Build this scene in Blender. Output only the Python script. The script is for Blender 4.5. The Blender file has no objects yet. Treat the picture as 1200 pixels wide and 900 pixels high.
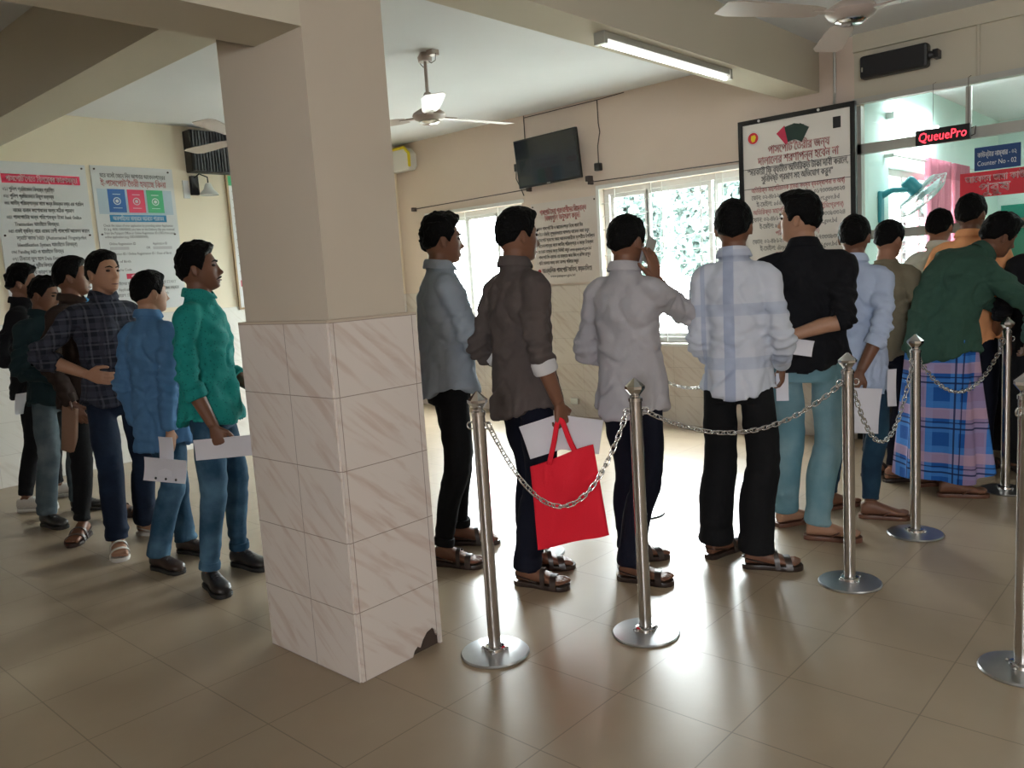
import bpy, bmesh, math, random
import numpy as np
from mathutils import Vector, Matrix
C = bpy.context.scene
COL = C.collection
PI = math.pi
R = math.radians
# ------------------------------------------------------------------ camera, world, lights
cam = bpy.data.cameras.new('camera'); camo = bpy.data.objects.new('camera', cam); COL.objects.link(camo)
cam.sensor_width = 36; cam.lens = 953.3 / 1200 * 36; cam.clip_start = 0.05
yaw, pit, rol = 0.738731, 0.130105, -0.0652636
_fw = Vector((-math.sin(yaw) * math.cos(pit), math.cos(yaw) * math.cos(pit), -math.sin(pit)))
_rt = Vector((math.cos(yaw), math.sin(yaw), 0)); _up = _rt.cross(_fw)
_r2 = math.cos(rol) * _rt + math.sin(rol) * _up; _u2 = -math.sin(rol) * _rt + math.cos(rol) * _up
camo.matrix_world = Matrix(((_r2.x, _u2.x, -_fw.x, 0), (_r2.y, _u2.y, -_fw.y, 0), (_r2.z, _u2.z, -_fw.z, 1.38), (0, 0, 0, 1)))
C.camera = camo
C.view_settings.view_transform = 'Standard'; C.view_settings.look = 'None'
C.view_settings.exposure = 0.70; C.view_settings.gamma = 1; C.view_settings.use_curve_mapping = False
C.cycles.use_denoising = True
C.cycles.max_bounces = 8; C.cycles.diffuse_bounces = 5; C.cycles.transparent_max_bounces = 16
C.cycles.sample_clamp_indirect = 6
w = bpy.data.worlds.new('daylight'); C.world = w; w.use_nodes = True
bg = w.node_tree.nodes['Background']; bg.inputs[0].default_value = (0.95, 0.98, 1.0, 1); bg.inputs[1].default_value = 37

def area(name, loc, rot, sx, sy, power, color=(1, 1, 1), portal=False):
    l = bpy.data.lights.new(name, 'AREA'); l.shape = 'RECTANGLE'; l.size = sx; l.size_y = sy
    l.energy = power; l.color = color
    o = bpy.data.objects.new(name, l); COL.objects.link(o); o.location = loc; o.rotation_euler = rot
    if portal: l.cycles.is_portal = True
    return o
LWX, BWY, CZ = -7.2, 6.2, 2.92
# sky portals in the openings
area('portal_window', (-6.05, 6.36, 1.41), (R(-90), 0, 0), 1.38, 1.38, 1, portal=True)
area('portal_window', (-3.63, 6.36, 1.41), (R(-90), 0, 0), 1.56, 1.40, 1, portal=True)
area('portal_counter_room_window', (-2.5, 9.2, 1.6), (0, R(-90), 0), 1.1, 2.9, 1, portal=True)
area('portal_fill_opening', (1.7, -2.98, 1.7), (R(90), 0, 0), 1.0, 1.0, 1, portal=True)  # unseen opening behind the camera, added to let in fill daylight
# added area lights that fill the counter room and the hall
area('counter_room_fill', (0.6, 8.6, 2.85), (0, 0, 0), 3.5, 2.0, 75, (0.86, 1.0, 0.97))  # fill light added in the counter room, no ceiling fixture modelled
area('hall_fill', (1.6, 2.4, 2.88), (0, 0, 0), 1.6, 0.3, 8, (1.0, 0.98, 0.92))  # fill light added over the hall, no fixture there

# ------------------------------------------------------------------ materials
def nodes(m): return m.node_tree.nodes, m.node_tree.links
def mat(name, col, rough=.6, metal=0., spec=.5, noise=0., nscale=20., bump=0., bscale=80., emit=None, alpha=None, sheen=0., coat=0., trans=0.):
    m = bpy.data.materials.new(name); m.use_nodes = True
    n, l = nodes(m); b = n['Principled BSDF']
    b.inputs['Base Color'].default_value = (*col, 1); b.inputs['Roughness'].default_value = rough
    b.inputs['Metallic'].default_value = metal; b.inputs['Specular IOR Level'].default_value = spec
    b.inputs['Sheen Weight'].default_value = sheen; b.inputs['Coat Weight'].default_value = coat
    b.inputs['Transmission Weight'].default_value = trans
    if emit: b.inputs['Emission Color'].default_value = (*emit[:3], 1); b.inputs['Emission Strength'].default_value = emit[3]
    if noise or bump:
        tc = n.new('ShaderNodeTexCoord')
    if noise:
        t = n.new('ShaderNodeTexNoise'); t.inputs['Scale'].default_value = nscale; t.inputs['Detail'].default_value = 4
        l.new(tc.outputs['Object'], t.inputs['Vector'])
        mx = n.new('ShaderNodeMix'); mx.data_type = 'RGBA'
        mx.inputs[6].default_value = tuple(c * (1 - noise) for c in col) + (1,); mx.inputs[7].default_value = tuple(min(1, c * (1 + noise)) for c in col) + (1,)
        l.new(t.outputs['Fac'], mx.inputs[0]); l.new(mx.outputs[2], b.inputs['Base Color'])
    if bump:
        t2 = n.new('ShaderNodeTexNoise'); t2.inputs['Scale'].default_value = bscale; t2.inputs['Detail'].default_value = 3
        l.new(tc.outputs['Object'], t2.inputs['Vector'])
        bp = n.new('ShaderNodeBump'); bp.inputs['Strength'].default_value = bump; bp.inputs['Distance'].default_value = .01
        l.new(t2.outputs['Fac'], bp.inputs['Height']); l.new(bp.outputs[0], b.inputs['Normal'])
    return m
def math_node(n, op, a=None, b=None, c=None, l=None):
    x = n.new('ShaderNodeMath'); x.operation = op
    for i, v in enumerate((a, b, c)):
        if v is None: continue
        if isinstance(v, (int, float)): x.inputs[i].default_value = v
        else: l.new(v, x.inputs[i])
    return x.outputs[0]
def mixc(n, l, f, a, b):
    x = n.new('ShaderNodeMix'); x.data_type = 'RGBA'
    if isinstance(f, (int, float)): x.inputs[0].default_value = f
    else: l.new(f, x.inputs[0])
    for i, v in ((6, a), (7, b)):
        if isinstance(v, tuple): x.inputs[i].default_value = (*v[:3], 1)
        else: l.new(v, x.inputs[i])
    return x.outputs[2]
def stripe(n, l, coord, period, width, off=0.):
    """1 where frac((coord+off)/period) < width/period"""
    a = math_node(n, 'ADD', coord, off, l=l); a = math_node(n, 'DIVIDE', a, period, l=l)
    a = math_node(n, 'FRACT', a, l=l); return math_node(n, 'LESS_THAN', a, width / period, l=l)
def band(n, l, coord, lo, hi):
    a = math_node(n, 'GREATER_THAN', coord, lo, l=l); b = math_node(n, 'LESS_THAN', coord, hi, l=l)
    return math_node(n, 'MULTIPLY', a, b, l=l)
def cloth_base(name, rough=.85):
    m = bpy.data.materials.new(name); m.use_nodes = True
    n, l = nodes(m); b = n['Principled BSDF']; b.inputs['Roughness'].default_value = rough; b.inputs['Specular IOR Level'].default_value = .2
    tc = n.new('ShaderNodeTexCoord'); s = n.new('ShaderNodeSeparateXYZ'); l.new(tc.outputs['Object'], s.inputs[0])
    t2 = n.new('ShaderNodeTexNoise'); t2.inputs['Scale'].default_value = 30; l.new(tc.outputs['Object'], t2.inputs['Vector'])
    bp = n.new('ShaderNodeBump'); bp.inputs['Strength'].default_value = .25; bp.inputs['Distance'].default_value = .01
    l.new(t2.outputs['Fac'], bp.inputs['Height']); l.new(bp.outputs[0], b.inputs['Normal'])
    return m, n, l, b, s
def cloth(name, col, **k):
    return mat(name, col, rough=.88, spec=.2, noise=.14, nscale=7, bump=.3, bscale=35, **k)
def denim(name, col, fade=(0.3, 0.38, 0.45), amt=.5):
    m, n, l, b, s = cloth_base(name)
    t = n.new('ShaderNodeTexNoise'); t.inputs['Scale'].default_value = 5; t.inputs['Detail'].default_value = 6
    tc = [x for x in n if x.bl_idname == 'ShaderNodeTexCoord'][0]; l.new(tc.outputs['Object'], t.inputs['Vector'])
    r = n.new('ShaderNodeMapRange'); r.inputs[1].default_value = .42; r.inputs[2].default_value = .72; r.inputs[4].default_value = amt
    l.new(t.outputs['Fac'], r.inputs[0]); l.new(mixc(n, l, r.outputs[0], col, fade), b.inputs['Base Color'])
    return m
M = {}
M['skin_dark'] = mat('brown skin', (.155, .068, .038), .5, spec=.4, noise=.1, nscale=12)
M['skin_mid'] = mat('warm brown skin', (.25, .115, .066), .5, spec=.4, noise=.1, nscale=12)
M['skin_light'] = mat('light brown skin', (.34, .18, .11), .5, spec=.4, noise=.1, nscale=12)
M['hair'] = mat('black hair', (.003, .0028, .0028), .65, spec=.10, bump=.8, bscale=90)
M['steel'] = mat('brushed stainless steel', (.52, .50, .48), .22, 1., noise=.06, nscale=60)
M['chrome'] = mat('polished steel', (.62, .62, .62), .12, 1.)
M['ceil'] = mat('white ceiling paint', (.69, .71, .73), .9, spec=.2, noise=.04, nscale=2)
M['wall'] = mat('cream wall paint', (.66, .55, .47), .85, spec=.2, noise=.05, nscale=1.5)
M['beam'] = mat('cream beam paint', (.56, .52, .42), .85, spec=.2, noise=.04, nscale=1.5)
M['pillar'] = mat('beige pillar paint', (.53, .47, .385), .8, spec=.2, noise=.05, nscale=2)
M['aqua'] = mat('pale aqua wall paint', (.62, .80, .77), .8, spec=.2)
M['white'] = mat('white enamel', (.78, .78, .76), .4)
M['fanwhite'] = mat('shade-toned cream fan enamel', (.42, .35, .31), .35)  # enamel darkened, the shade on the fans is put into the colour
M['offwhite'] = mat('grey white board', (.66, .68, .69), .5, noise=.03, nscale=3)
M['board'] = mat('white sign board', (.80, .77, .73), .5, noise=.03, nscale=3)
M['paper'] = mat('white paper', (.62, .61, .66), .75)
M['black'] = mat('black plastic', (.012, .012, .013), .4)
M['screen'] = mat('dark television screen', (.012, .014, .02), .12, coat=.5)
M['alum'] = mat('aluminium frame', (.50, .50, .47), .35, .6)
M['winwhite'] = mat('white window frame', (.72, .72, .70), .45)
M['red'] = mat('red print', (.45, .02, .025), .6)
M['redtxt'] = mat('red lettering', (.42, .03, .04), .6)
M['redsign'] = mat('red sign panel', (.62, .025, .045), .45)
M['blktxt'] = mat('black lettering', (.02, .02, .025), .6)
M['whttxt'] = mat('white lettering', (.85, .85, .85), .6)
M['blue'] = mat('blue print', (.01, .09, .30), .5)
M['blueband'] = mat('blue band print', (.02, .20, .40), .5)
M['crimson'] = mat('crimson print', (.50, .02, .07), .5)
M['green'] = mat('green print', (.03, .28, .12), .5)
M['bluesign'] = mat('dark blue sign panel', (.012, .06, .20), .45)
M['led'] = mat('red led letters', (.6, .02, .03), .5, emit=(1, .03, .05, 2.6))
M['tube'] = mat('lit tube', (1, 1, 1), .4, emit=(1, .99, .95, 1.5))
M['tube2'] = mat('lit counter room tube', (1, 1, 1), .4, emit=(.95, 1, .98, 14.))
M['plate'] = mat('satin steel plate', (.45, .46, .47), .30, 1., noise=.08, nscale=25)
M['granite'] = mat('black granite', (.008, .008, .009), .25, noise=.3, nscale=50)
M['teal'] = mat('teal plastic', (.01, .26, .33), .35)
M['pink'] = mat('pink curtain', (.50, .17, .24), .8, noise=.15, nscale=9)
M['pinkd'] = mat('dark pink curtain heading', (.36, .11, .16), .8)
M['greenpanel'] = mat('green partition panel', (.04, .50, .36), .4)
M['redbag'] = mat('red nonwoven fabric', (.68, .012, .03), .75, spec=.25, bump=.2, bscale=120)
M['wire'] = mat('dark wire', (.06, .045, .04), .6)
M['yellow'] = mat('yellow trim', (.75, .62, .02), .5)
M['glasswhite'] = mat('milky lamp glass', (.55, .57, .55), .3)
M['ribbed'] = mat('dark ribbed metal', (.03, .03, .032), .5)
M['leaf'] = mat('green leaves', (.075, .105, .097), .8, spec=.1, noise=.3, nscale=6)
M['bark'] = mat('tree bark', (.18, .14, .10), .8)
M['brownleather'] = mat('brown leather', (.12, .05, .03), .45)
M['sandaldark'] = mat('dark brown sandal', (.03, .018, .014), .35)
M['sole'] = mat('black rubber sole', (.014, .013, .012), .6)
M['shoewhite'] = mat('white trainer', (.52, .50, .46), .6)
M['shoeblack'] = mat('black shoe leather', (.012, .010, .010), .4)
M['tan'] = mat('tan bag leather', (.20, .11, .07), .5)
def glass():
    m = bpy.data.materials.new('clear window glass'); m.use_nodes = True; n, l = nodes(m)
    n.remove(n['Principled BSDF']); o = n['Material Output']
    t = n.new('ShaderNodeBsdfTransparent'); t.inputs[0].default_value = (.96, .985, .98, 1)
    g = n.new('ShaderNodeBsdfGlossy'); g.inputs['Roughness'].default_value = .03
    mx = n.new('ShaderNodeMixShader'); mx.inputs[0].default_value = .045
    l.new(t.outputs[0], mx.inputs[1]); l.new(g.outputs[0], mx.inputs[2]); l.new(mx.outputs[0], o.inputs[0])
    return m
M['glass'] = glass()
def tile_floor():
    m = bpy.data.materials.new('glossy beige floor tiles'); m.use_nodes = True; n, l = nodes(m); b = n['Principled BSDF']
    tc = n.new('ShaderNodeTexCoord'); s = n.new('ShaderNodeSeparateXYZ'); l.new(tc.outputs['Object'], s.inputs[0])
    jx = stripe(n, l, s.outputs[0], .405, .0042, 1.09 + 40.5); jy = stripe(n, l, s.outputs[1], .405, .0042, -2.06 + 40.5)
    j = math_node(n, 'MAXIMUM', jx, jy, l=l)
    t = n.new('ShaderNodeTexNoise'); t.inputs['Scale'].default_value = 2.2; t.inputs['Detail'].default_value = 6; l.new(tc.outputs['Object'], t.inputs['Vector'])
    vx = n.new('ShaderNodeVectorMath'); vx.operation = 'SNAP'; vx.inputs[1].default_value = (.405, .405, 10); l.new(tc.outputs['Object'], vx.inputs[0])
    wn = n.new('ShaderNodeTexWhiteNoise'); l.new(vx.outputs[0], wn.inputs[0])
    c0 = mixc(n, l, t.outputs['Fac'], (.27, .205, .135), (.37, .295, .205))
    c1 = mixc(n, l, math_node(n, 'MULTIPLY', wn.outputs[0], .12, l=l), c0, (.25, .205, .15))
    c2 = mixc(n, l, math_node(n, 'MULTIPLY', j, .55, l=l), c1, (.08, .06, .04))
    l.new(c2, b.inputs['Base Color'])
    t3 = n.new('ShaderNodeTexNoise'); t3.inputs['Scale'].default_value = 5; t3.inputs['Detail'].default_value = 8; l.new(tc.outputs['Object'], t3.inputs['Vector'])
    r = n.new('ShaderNodeMapRange'); r.inputs[3].default_value = .24; r.inputs[4].default_value = .40; l.new(t3.outputs['Fac'], r.inputs[0])
    l.new(r.outputs[0], b.inputs['Roughness']); b.inputs['Specular IOR Level'].default_value = .55
    bp = n.new('ShaderNodeBump'); bp.inputs['Strength'].default_value = .06; bp.inputs['Distance'].default_value = .01
    l.new(t3.outputs['Fac'], bp.inputs['Height']); l.new(bp.outputs[0], b.inputs['Normal'])
    return m
M['floor'] = tile_floor()
def marble(name, axis, tw, th, ox, oz, jamt=.75, c0=(.66, .60, .555), c1=(.50, .375, .315)):
    m = bpy.data.materials.new(name); m.use_nodes = True; n, l = nodes(m); b = n['Principled BSDF']
    tc = n.new('ShaderNodeTexCoord'); s = n.new('ShaderNodeSeparateXYZ'); l.new(tc.outputs['Object'], s.inputs[0])
    jx = stripe(n, l, s.outputs[axis], tw, .003, ox); jz = stripe(n, l, s.outputs[2], th, .003, oz)
    j = math_node(n, 'MAXIMUM', jx, jz, l=l)
    # diagonal veins running down to the right
    mr = n.new('ShaderNodeMapping'); l.new(tc.outputs['Object'], mr.inputs[0])
    mr.inputs['Rotation'].default_value = (0, R(-40), 0) if axis == 0 else (R(40), 0, 0)
    mp = n.new('ShaderNodeMapping'); l.new(mr.outputs[0], mp.inputs[0])
    mp.inputs['Scale'].default_value = (2.0, 3, 15) if axis == 0 else (3, 2.0, 15)
    t = n.new('ShaderNodeTexNoise'); t.inputs['Scale'].default_value = 2.0; t.inputs['Detail'].default_value = 7; t.inputs['Distortion'].default_value = .6
    l.new(mp.outputs[0], t.inputs['Vector'])
    r = n.new('ShaderNodeMapRange'); r.inputs[1].default_value = .50; r.inputs[2].default_value = .74; r.inputs[4].default_value = .75
    l.new(t.outputs['Fac'], r.inputs[0])
    c = mixc(n, l, r.outputs[0], c0, c1)
    c = mixc(n, l, math_node(n, 'MULTIPLY', j, jamt, l=l), c, (.16, .11, .085))
    l.new(c, b.inputs['Base Color']); b.inputs['Roughness'].default_value = .28
    return m
M['marble_x'] = marble('veined marble tile facing forward', 0, .31, .2535, 2.835, 0)
M['marble_y'] = marble('veined marble tile facing sideways', 1, .345, .2535, -1.615, 0)
M['marble_wx'] = marble('back wall marble tile', 0, .33, .2535, 8, 0, .35, (.62, .56, .50), (.46, .36, .30))
M['marble_wy'] = marble('lit-toned left wall marble tile', 1, .33, .2535, 8, 0, .3, (.74, .72, .67), (.60, .56, .50))  # pale marble raised further to stand in for light on this wall

# ------------------------------------------------------------------ mesh helpers
class MB:
    def __init__(s): s.v = []; s.f = []
    def add(s, vs, fs):
        k = len(s.v); s.v += [tuple(map(float, v)) for v in vs]; s.f += [tuple(i + k for i in f) for f in fs]; return s
    def box(s, x0, x1, y0, y1, z0, z1, mtx=None):
        vs = [(x, y, z) for x in (x0, x1) for y in (y0, y1) for z in (z0, z1)]
        if mtx: vs = [tuple(mtx @ Vector(v)) for v in vs]
        return s.add(vs, [(0, 1, 3, 2), (4, 6, 7, 5), (0, 4, 5, 1), (2, 3, 7, 6), (0, 2, 6, 4), (1, 5, 7, 3)])
    def rings(s, rings, cap=True, closed=False):
        n = len(rings[0]); vs = [tuple(p) for r in rings for p in r]; fs = []
        m = len(rings)
        for i in range(m if closed else m - 1):
            a = i * n; b = ((i + 1) % m) * n
            for j in range(n):
                k = (j + 1) % n; fs.append((a + j, a + k, b + k, b + j))
        if cap and not closed:
            fs.append(tuple(range(n))[::-1]); fs.append(tuple((m - 1) * n + j for j in range(n)))
        return s.add(vs, fs)
    def tube(s, pts, radii, n=12, cap=True, closed=False, flat=1., upv=None, roundcap=False):
        pts = [Vector(p) for p in pts]; m = len(pts)
        if isinstance(radii, (int, float)): radii = [radii] * m
        radii = list(radii)
        if roundcap:
            d0 = (pts[0] - pts[1]).normalized(); d1 = (pts[-1] - pts[-2]).normalized(); r0, r1 = radii[0], radii[-1]
            pts = [pts[0] + d0 * r0 * .9, pts[0] + d0 * r0 * .6] + pts + [pts[-1] + d1 * r1 * .6, pts[-1] + d1 * r1 * .9]
            radii = [r0 * .35, r0 * .8] + radii + [r1 * .8, r1 * .35]; m = len(pts)
        rs = []; u = None
        for i in range(m):
            a = pts[(i - 1) % m] if (closed or i > 0) else pts[0]; b = pts[(i + 1) % m] if (closed or i < m - 1) else pts[-1]
            d = (b - a).normalized()
            if u is None:
                u = Vector(upv) if upv else (Vector((0, 0, 1)) if abs(d.z) < .9 else Vector((1, 0, 0)))
            u = (u - d * u.dot(d)).normalized(); v = d.cross(u)
            rs.append([pts[i] + (u * math.cos(2 * PI * j / n) * flat + v * math.sin(2 * PI * j / n)) * radii[i] for j in range(n)])
        return s.rings(rs, cap, closed)
    def lathe(s, c, prof, n=32, axis=(0, 0, 1)):
        ax = Vector(axis).normalized(); u = (Vector((1, 0, 0)) if abs(ax.x) < .9 else Vector((0, 1, 0))); u = (u - ax * u.dot(ax)).normalized(); v = ax.cross(u); c = Vector(c)
        return s.rings([[c + ax * z + (u * math.cos(2 * PI * j / n) + v * math.sin(2 * PI * j / n)) * max(r, 1e-4) for j in range(n)] for r, z in prof])
    def ell(s, c, ax, n=14, m=9, rot=None):
        c = Vector(c); rs = []
        for i in range(m):
            t = PI * (i + .5) / m if False else PI * (.02 + .96 * i / (m - 1))
            rg = []
            for j in range(n):
                p = Vector((ax[0] * math.sin(t) * math.cos(2 * PI * j / n), ax[1] * math.sin(t) * math.sin(2 * PI * j / n), -ax[2] * math.cos(t)))
                if rot: p = rot @ p
                rg.append(c + p)
            rs.append(rg)
        return s.rings(rs)
    def poly(s, pts, nrm, th):
        """prism: polygon pts (3d) extruded by nrm*th"""
        d = Vector(nrm) * th; n = len(pts); a = [Vector(p) for p in pts]
        vs = a + [p + d for p in a]
        fs = [tuple(range(n))[::-1], tuple(range(n, 2 * n))] + [(i, (i + 1) % n, n + (i + 1) % n, n + i) for i in range(n)]
        return s.add(vs, fs)
    def mesh(s, name):
        me = bpy.data.meshes.new(name); me.from_pydata(s.v, [], s.f); me.update()
        bm = bmesh.new(); bm.from_mesh(me); bmesh.ops.recalc_face_normals(bm, faces=bm.faces); bm.to_mesh(me); bm.free()
        return me
    def build(s, name, m, parent=None, smooth=None, bevel=0.):
        me = s.mesh(name); return link(me, name, m, parent, smooth, bevel)
def link(me, name, m, parent=None, smooth=None, bevel=0.):
    me.materials.clear(); me.materials.append(M[m] if isinstance(m, str) else m)
    if smooth is True: me.shade_smooth()
    elif smooth: 
        me.shade_smooth(); me.set_sharp_from_angle(angle=R(smooth))
    o = bpy.data.objects.new(name, me); COL.objects.link(o)
    if parent: o.parent = parent
    if bevel:
        b = o.modifiers.new('bevel', 'BEVEL'); b.width = bevel; b.segments = 2; b.limit_method = 'ANGLE'
    return o
def tag(o, label=None, cat=None, group=None, kind=None):
    if label: o['label'] = label
    if cat: o['category'] = cat
    if group: o['group'] = group
    if kind: o['kind'] = kind
    return o
def thing(name, label, cat, loc=(0, 0, 0), rz=0., group=None):
    o = bpy.data.objects.new(name, None); COL.objects.link(o); o.empty_display_size = .1
    o.location = loc; o.rotation_euler = (0, 0, rz); return tag(o, label, cat, group)
def struct(name, mb, m, parent=None, **k):
    o = mb.build(name, m, parent, **k)
    if not parent: o['kind'] = 'structure'
    return o

# pre-base vowels are typed before their consonant, as they stand in print
def text(mb, body, size, org, u, v, align='CENTER', width=None, off=.0015):
    cu = bpy.data.curves.new('lettering', 'FONT'); cu.body = body; cu.size = size; cu.align_x = 'LEFT'; cu.resolution_u = 2
    pen = any('\u0980' < ch < '\u09ff' for ch in body)
    if pen: cu.fill_mode = 'NONE'; cu.resolution_u = 3 if size > .05 else 1
    o = bpy.data.objects.new('lettering', cu); COL.objects.link(o)
    dg = bpy.context.evaluated_depsgraph_get(); me = bpy.data.meshes.new_from_object(o.evaluated_get(dg))
    bpy.data.objects.remove(o); bpy.data.curves.remove(cu)
    if not len(me.vertices): bpy.data.meshes.remove(me); return
    xs = [q.co.x for q in me.vertices]; x0, x1 = min(xs), max(xs); sx = 1. if not width else width / (x1 - x0)
    sh = {'CENTER': -(x1 - x0) / 2, 'LEFT': 0, 'RIGHT': -(x1 - x0)}[align]
    u, v, org = Vector(u), Vector(v), Vector(org); nn = u.cross(v)
    P_ = [org + u * (q.co.x - x0 + sh) * sx + v * q.co.y + nn * off for q in me.vertices]
    if pen:     # strokes drawn with a flat pen along the letter outlines
        r_ = .017 * size
        for e in me.edges:
            a, b = P_[e.vertices[0]], P_[e.vertices[1]]; d = b - a
            if d.length < 1e-7: continue
            d = d.normalized() * r_; p = nn.cross(d); mb.add([a - d * .6 - p, b + d * .6 - p, b + d * .6 + p, a - d * .6 + p], [(0, 1, 2, 3)])
    else: mb.add(P_, [tuple(p.vertices) for p in me.polygons])
    bpy.data.meshes.remove(me)
def textobj(mb, name, m, parent):
    me = bpy.data.meshes.new(name); me.from_pydata(mb.v, [], mb.f); me.update(); return link(me, name, m, parent)

# ------------------------------------------------------------------ room shell
BX0, RX = -2.15, 3.0      # counter glazing start, right wall
struct('floor', MB().box(-7.4, 3.2, -3.2, 6.4, -.1, 0).box(-2.6, 3.2, 6.4, 12.2, -.1, 0), 'floor')
struct('ceiling', MB().box(-7.4, 3.2, -3.2, 6.4, CZ, CZ + .15).box(-2.6, 3.2, 6.4, 12.2, CZ, CZ + .15), 'ceil')
struct('wall_left', MB().box(-7.4, LWX, -3.2, 6.4, 0, CZ), mat('lit-toned warm cream left wall paint', (.84, .76, .61), .85, spec=.2, noise=.04, nscale=1.5))  # cream paint lightened, light falling on this wall is put into the colour
tag(MB().box(LWX, LWX + .012, -3.0, 6.2, 0, 1.27).build('wainscot', 'marble_wy'), kind='structure')
bw = MB(); W1 = (-6.74, -5.36, .72, 2.10); W2 = (-4.42, -2.85, .72, 2.12)
for x0, x1 in ((LWX, W1[0]), (W1[1], W2[0]), (W2[1], BX0)): bw.box(x0, x1, 6.2, 6.4, 0, CZ)
for W in (W1, W2): bw.box(W[0], W[1], 6.2, 6.4, 0, W[2]); bw.box(W[0], W[1], 6.2, 6.4, W[3], CZ)
struct('wall_back', bw, 'wall')
wn = MB()
for x0, x1, z1 in ((LWX + .012, W1[0], 1.27), (W1[0], W1[1], .71), (W1[1], W2[0], 1.27), (W2[0], W2[1], .71), (W2[1], BX0, 1.27)): wn.box(x0, x1, 6.188, 6.2, 0, z1)
tag(wn.build('wainscot', 'marble_wx'), kind='structure')
struct('wall_counter', MB().box(BX0, RX, 6.2, 6.4, 2.47, CZ), 'beam')
struct('wall_right', MB().box(RX, RX + .2, -3.2, 12.2, 0, CZ), 'wall')
fw_ = MB().box(-7.4, 1.2, -3.2, -3.0, 0, CZ).box(2.2, 3.2, -3.2, -3.0, 0, CZ).box(1.2, 2.2, -3.2, -3.0, 2.2, CZ).box(1.2, 2.2, -3.2, -3.0, 0, 1.2)  # the opening left in this wall is added for fill daylight
struct('wall_front', fw_, 'wall')
cwl = MB().box(-2.6, -2.4, 6.4, 7.75, 0, CZ).box(-2.6, -2.4, 10.65, 12.2, 0, CZ).box(-2.6, -2.4, 7.75, 10.65, 0, 1.05).box(-2.6, -2.4, 7.75, 10.65, 2.13, CZ)
struct('wall_counter_room_left', cwl, 'aqua')
struct('wall_counter_room_back', MB().box(-2.6, 3.2, 12.0, 12.2, 0, CZ), 'aqua')
struct('trim_1', MB().box(BX0 + .001, RX, 6.17, 6.2, 2.80, 2.92), 'beam')
struct('trim_2', MB().box(BX0 + .0, RX, 6.165, 6.2, 2.44, 2.48), 'alum')
# beams
struct('ceiling_beam', MB().box(-2.67, -2.40, 1.97, 6.2, 2.58, CZ), 'beam')
struct('ceiling_beam', MB().box(-2.58, -2.30, -3.0, 1.63, 2.225, CZ), 'beam')
struct('ceiling_beam', MB().box(LWX, -2.83, 1.70, 1.97, 2.49, CZ), 'beam')
# pillar
pl = struct('pillar', MB().box(-2.83, -2.30, 1.63, 1.97, 1.20, CZ), 'pillar')
core = MB().box(-2.80, -2.275, 1.615, 1.975, 0, 1.262).build('pillar_core', mat('dark tile bed', (.06, .04, .03), .9), pl)
MB().box(-2.815, -2.267, 1.595, 1.609, 0, 1.27).build('front_tiles', 'marble_x', pl)
MB().box(-2.829, -2.815, 1.595, 1.985, 0, 1.27).build('side_tiles', 'marble_y', pl)
MB().box(-2.815, -2.262, 1.976, 1.988, 0, 1.27).build('back_tiles', 'marble_x', pl)
ch = [(-2.271, 1.602, 0.001), (-2.271, 1.835, 0.001), (-2.271, 1.845, .022), (-2.271, 1.862, .034), (-2.271, 1.875, .024), (-2.271, 1.89, .05), (-2.271, 1.912, .072), (-2.271, 1.94, .08), (-2.271, 1.956, .065), (-2.271, 1.962, .04), (-2.271, 1.985, .028), (-2.271, 1.985, 1.27), (-2.271, 1.602, 1.27)]
o = MB().poly(ch, (1, 0, 0), .012).build('chipped_tiles', 'marble_y', pl); o['label'] = 'right face tiles with a chipped bottom corner'
MB().box(-2.829, -2.259, 1.595, 1.988, 1.27, 1.278).build('tile_edge', mat('tile edge grout', (.50, .42, .33), .7), pl)
# windows
def window(name, W, mull, bars):
    x0, x1, z0, z1 = W; root = bpy.data.objects.new(name, None); COL.objects.link(root); root['kind'] = 'structure'
    f = MB()
    f.box(x0, x1, 6.27, 6.33, z1 - .05, z1).box(x0, x1, 6.27, 6.33, z0, z0 + .05).box(x0, x0 + .05, 6.27, 6.33, z0 + .05, z1 - .05).box(x1 - .05, x1, 6.27, 6.33, z0 + .05, z1 - .05)
    f.build('window_frame', 'winwhite', root, bevel=.004)
    for a, b in mull:
        s_ = MB()
        for q in (a, b): s_.box(q, q + .035, 6.285, 6.315, z0 + .05, z1 - .05)
        s_.box(a + .035, b, 6.285, 6.315, z1 - .085, z1 - .05).box(a + .035, b, 6.285, 6.315, z0 + .05, z0 + .085)
        s_.build('sash', 'winwhite', root)
        MB().box(a + .035, b, 6.296, 6.302, z0 + .085, z1 - .085).build('pane', 'glass', root)
    g = MB()
    for bx in bars: g.tube([(bx, 6.235, z0 + .005), (bx, 6.235, z1 - .005)], .006, 8)
    z = z0 + .1
    while z < z1 - .03:
        g.tube([(x0 + .005, 6.222, z), (x1 - .005, 6.222, z)], .0035, 6); z += .117
    g.build('security_grille', 'winwhite', root)
    MB().box(x0 - .02, x1 + .02, 6.17, 6.26, z0 - .025, z0).build('window_sill', 'winwhite', root, bevel=.004)
    MB().box(x0 - .03, x1 + .03, 6.185, 6.199, z1, z1 + .035).box(x0 - .03, x0, 6.185, 6.199, z0, z1).build('window_casing', 'winwhite', root)
    return root
window('window_1', W1, [(-6.66, -6.25), (-6.22, -5.78), (-5.80, -5.44)], [-6.30, -6.20, -5.72, -5.62])
window('window_2', W2, [(-4.36, -4.00), (-3.98, -3.38), (-3.32, -2.93)], [-4.28, -3.90, -3.79, -3.42, -3.28, -3.22])
w3 = bpy.data.objects.new('window_3', None); COL.objects.link(w3); w3['kind'] = 'structure'
f = MB().box(-2.55, -2.45, 7.75, 10.65, 2.07, 2.13).box(-2.55, -2.45, 7.75, 10.65, 1.05, 1.10)
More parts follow.
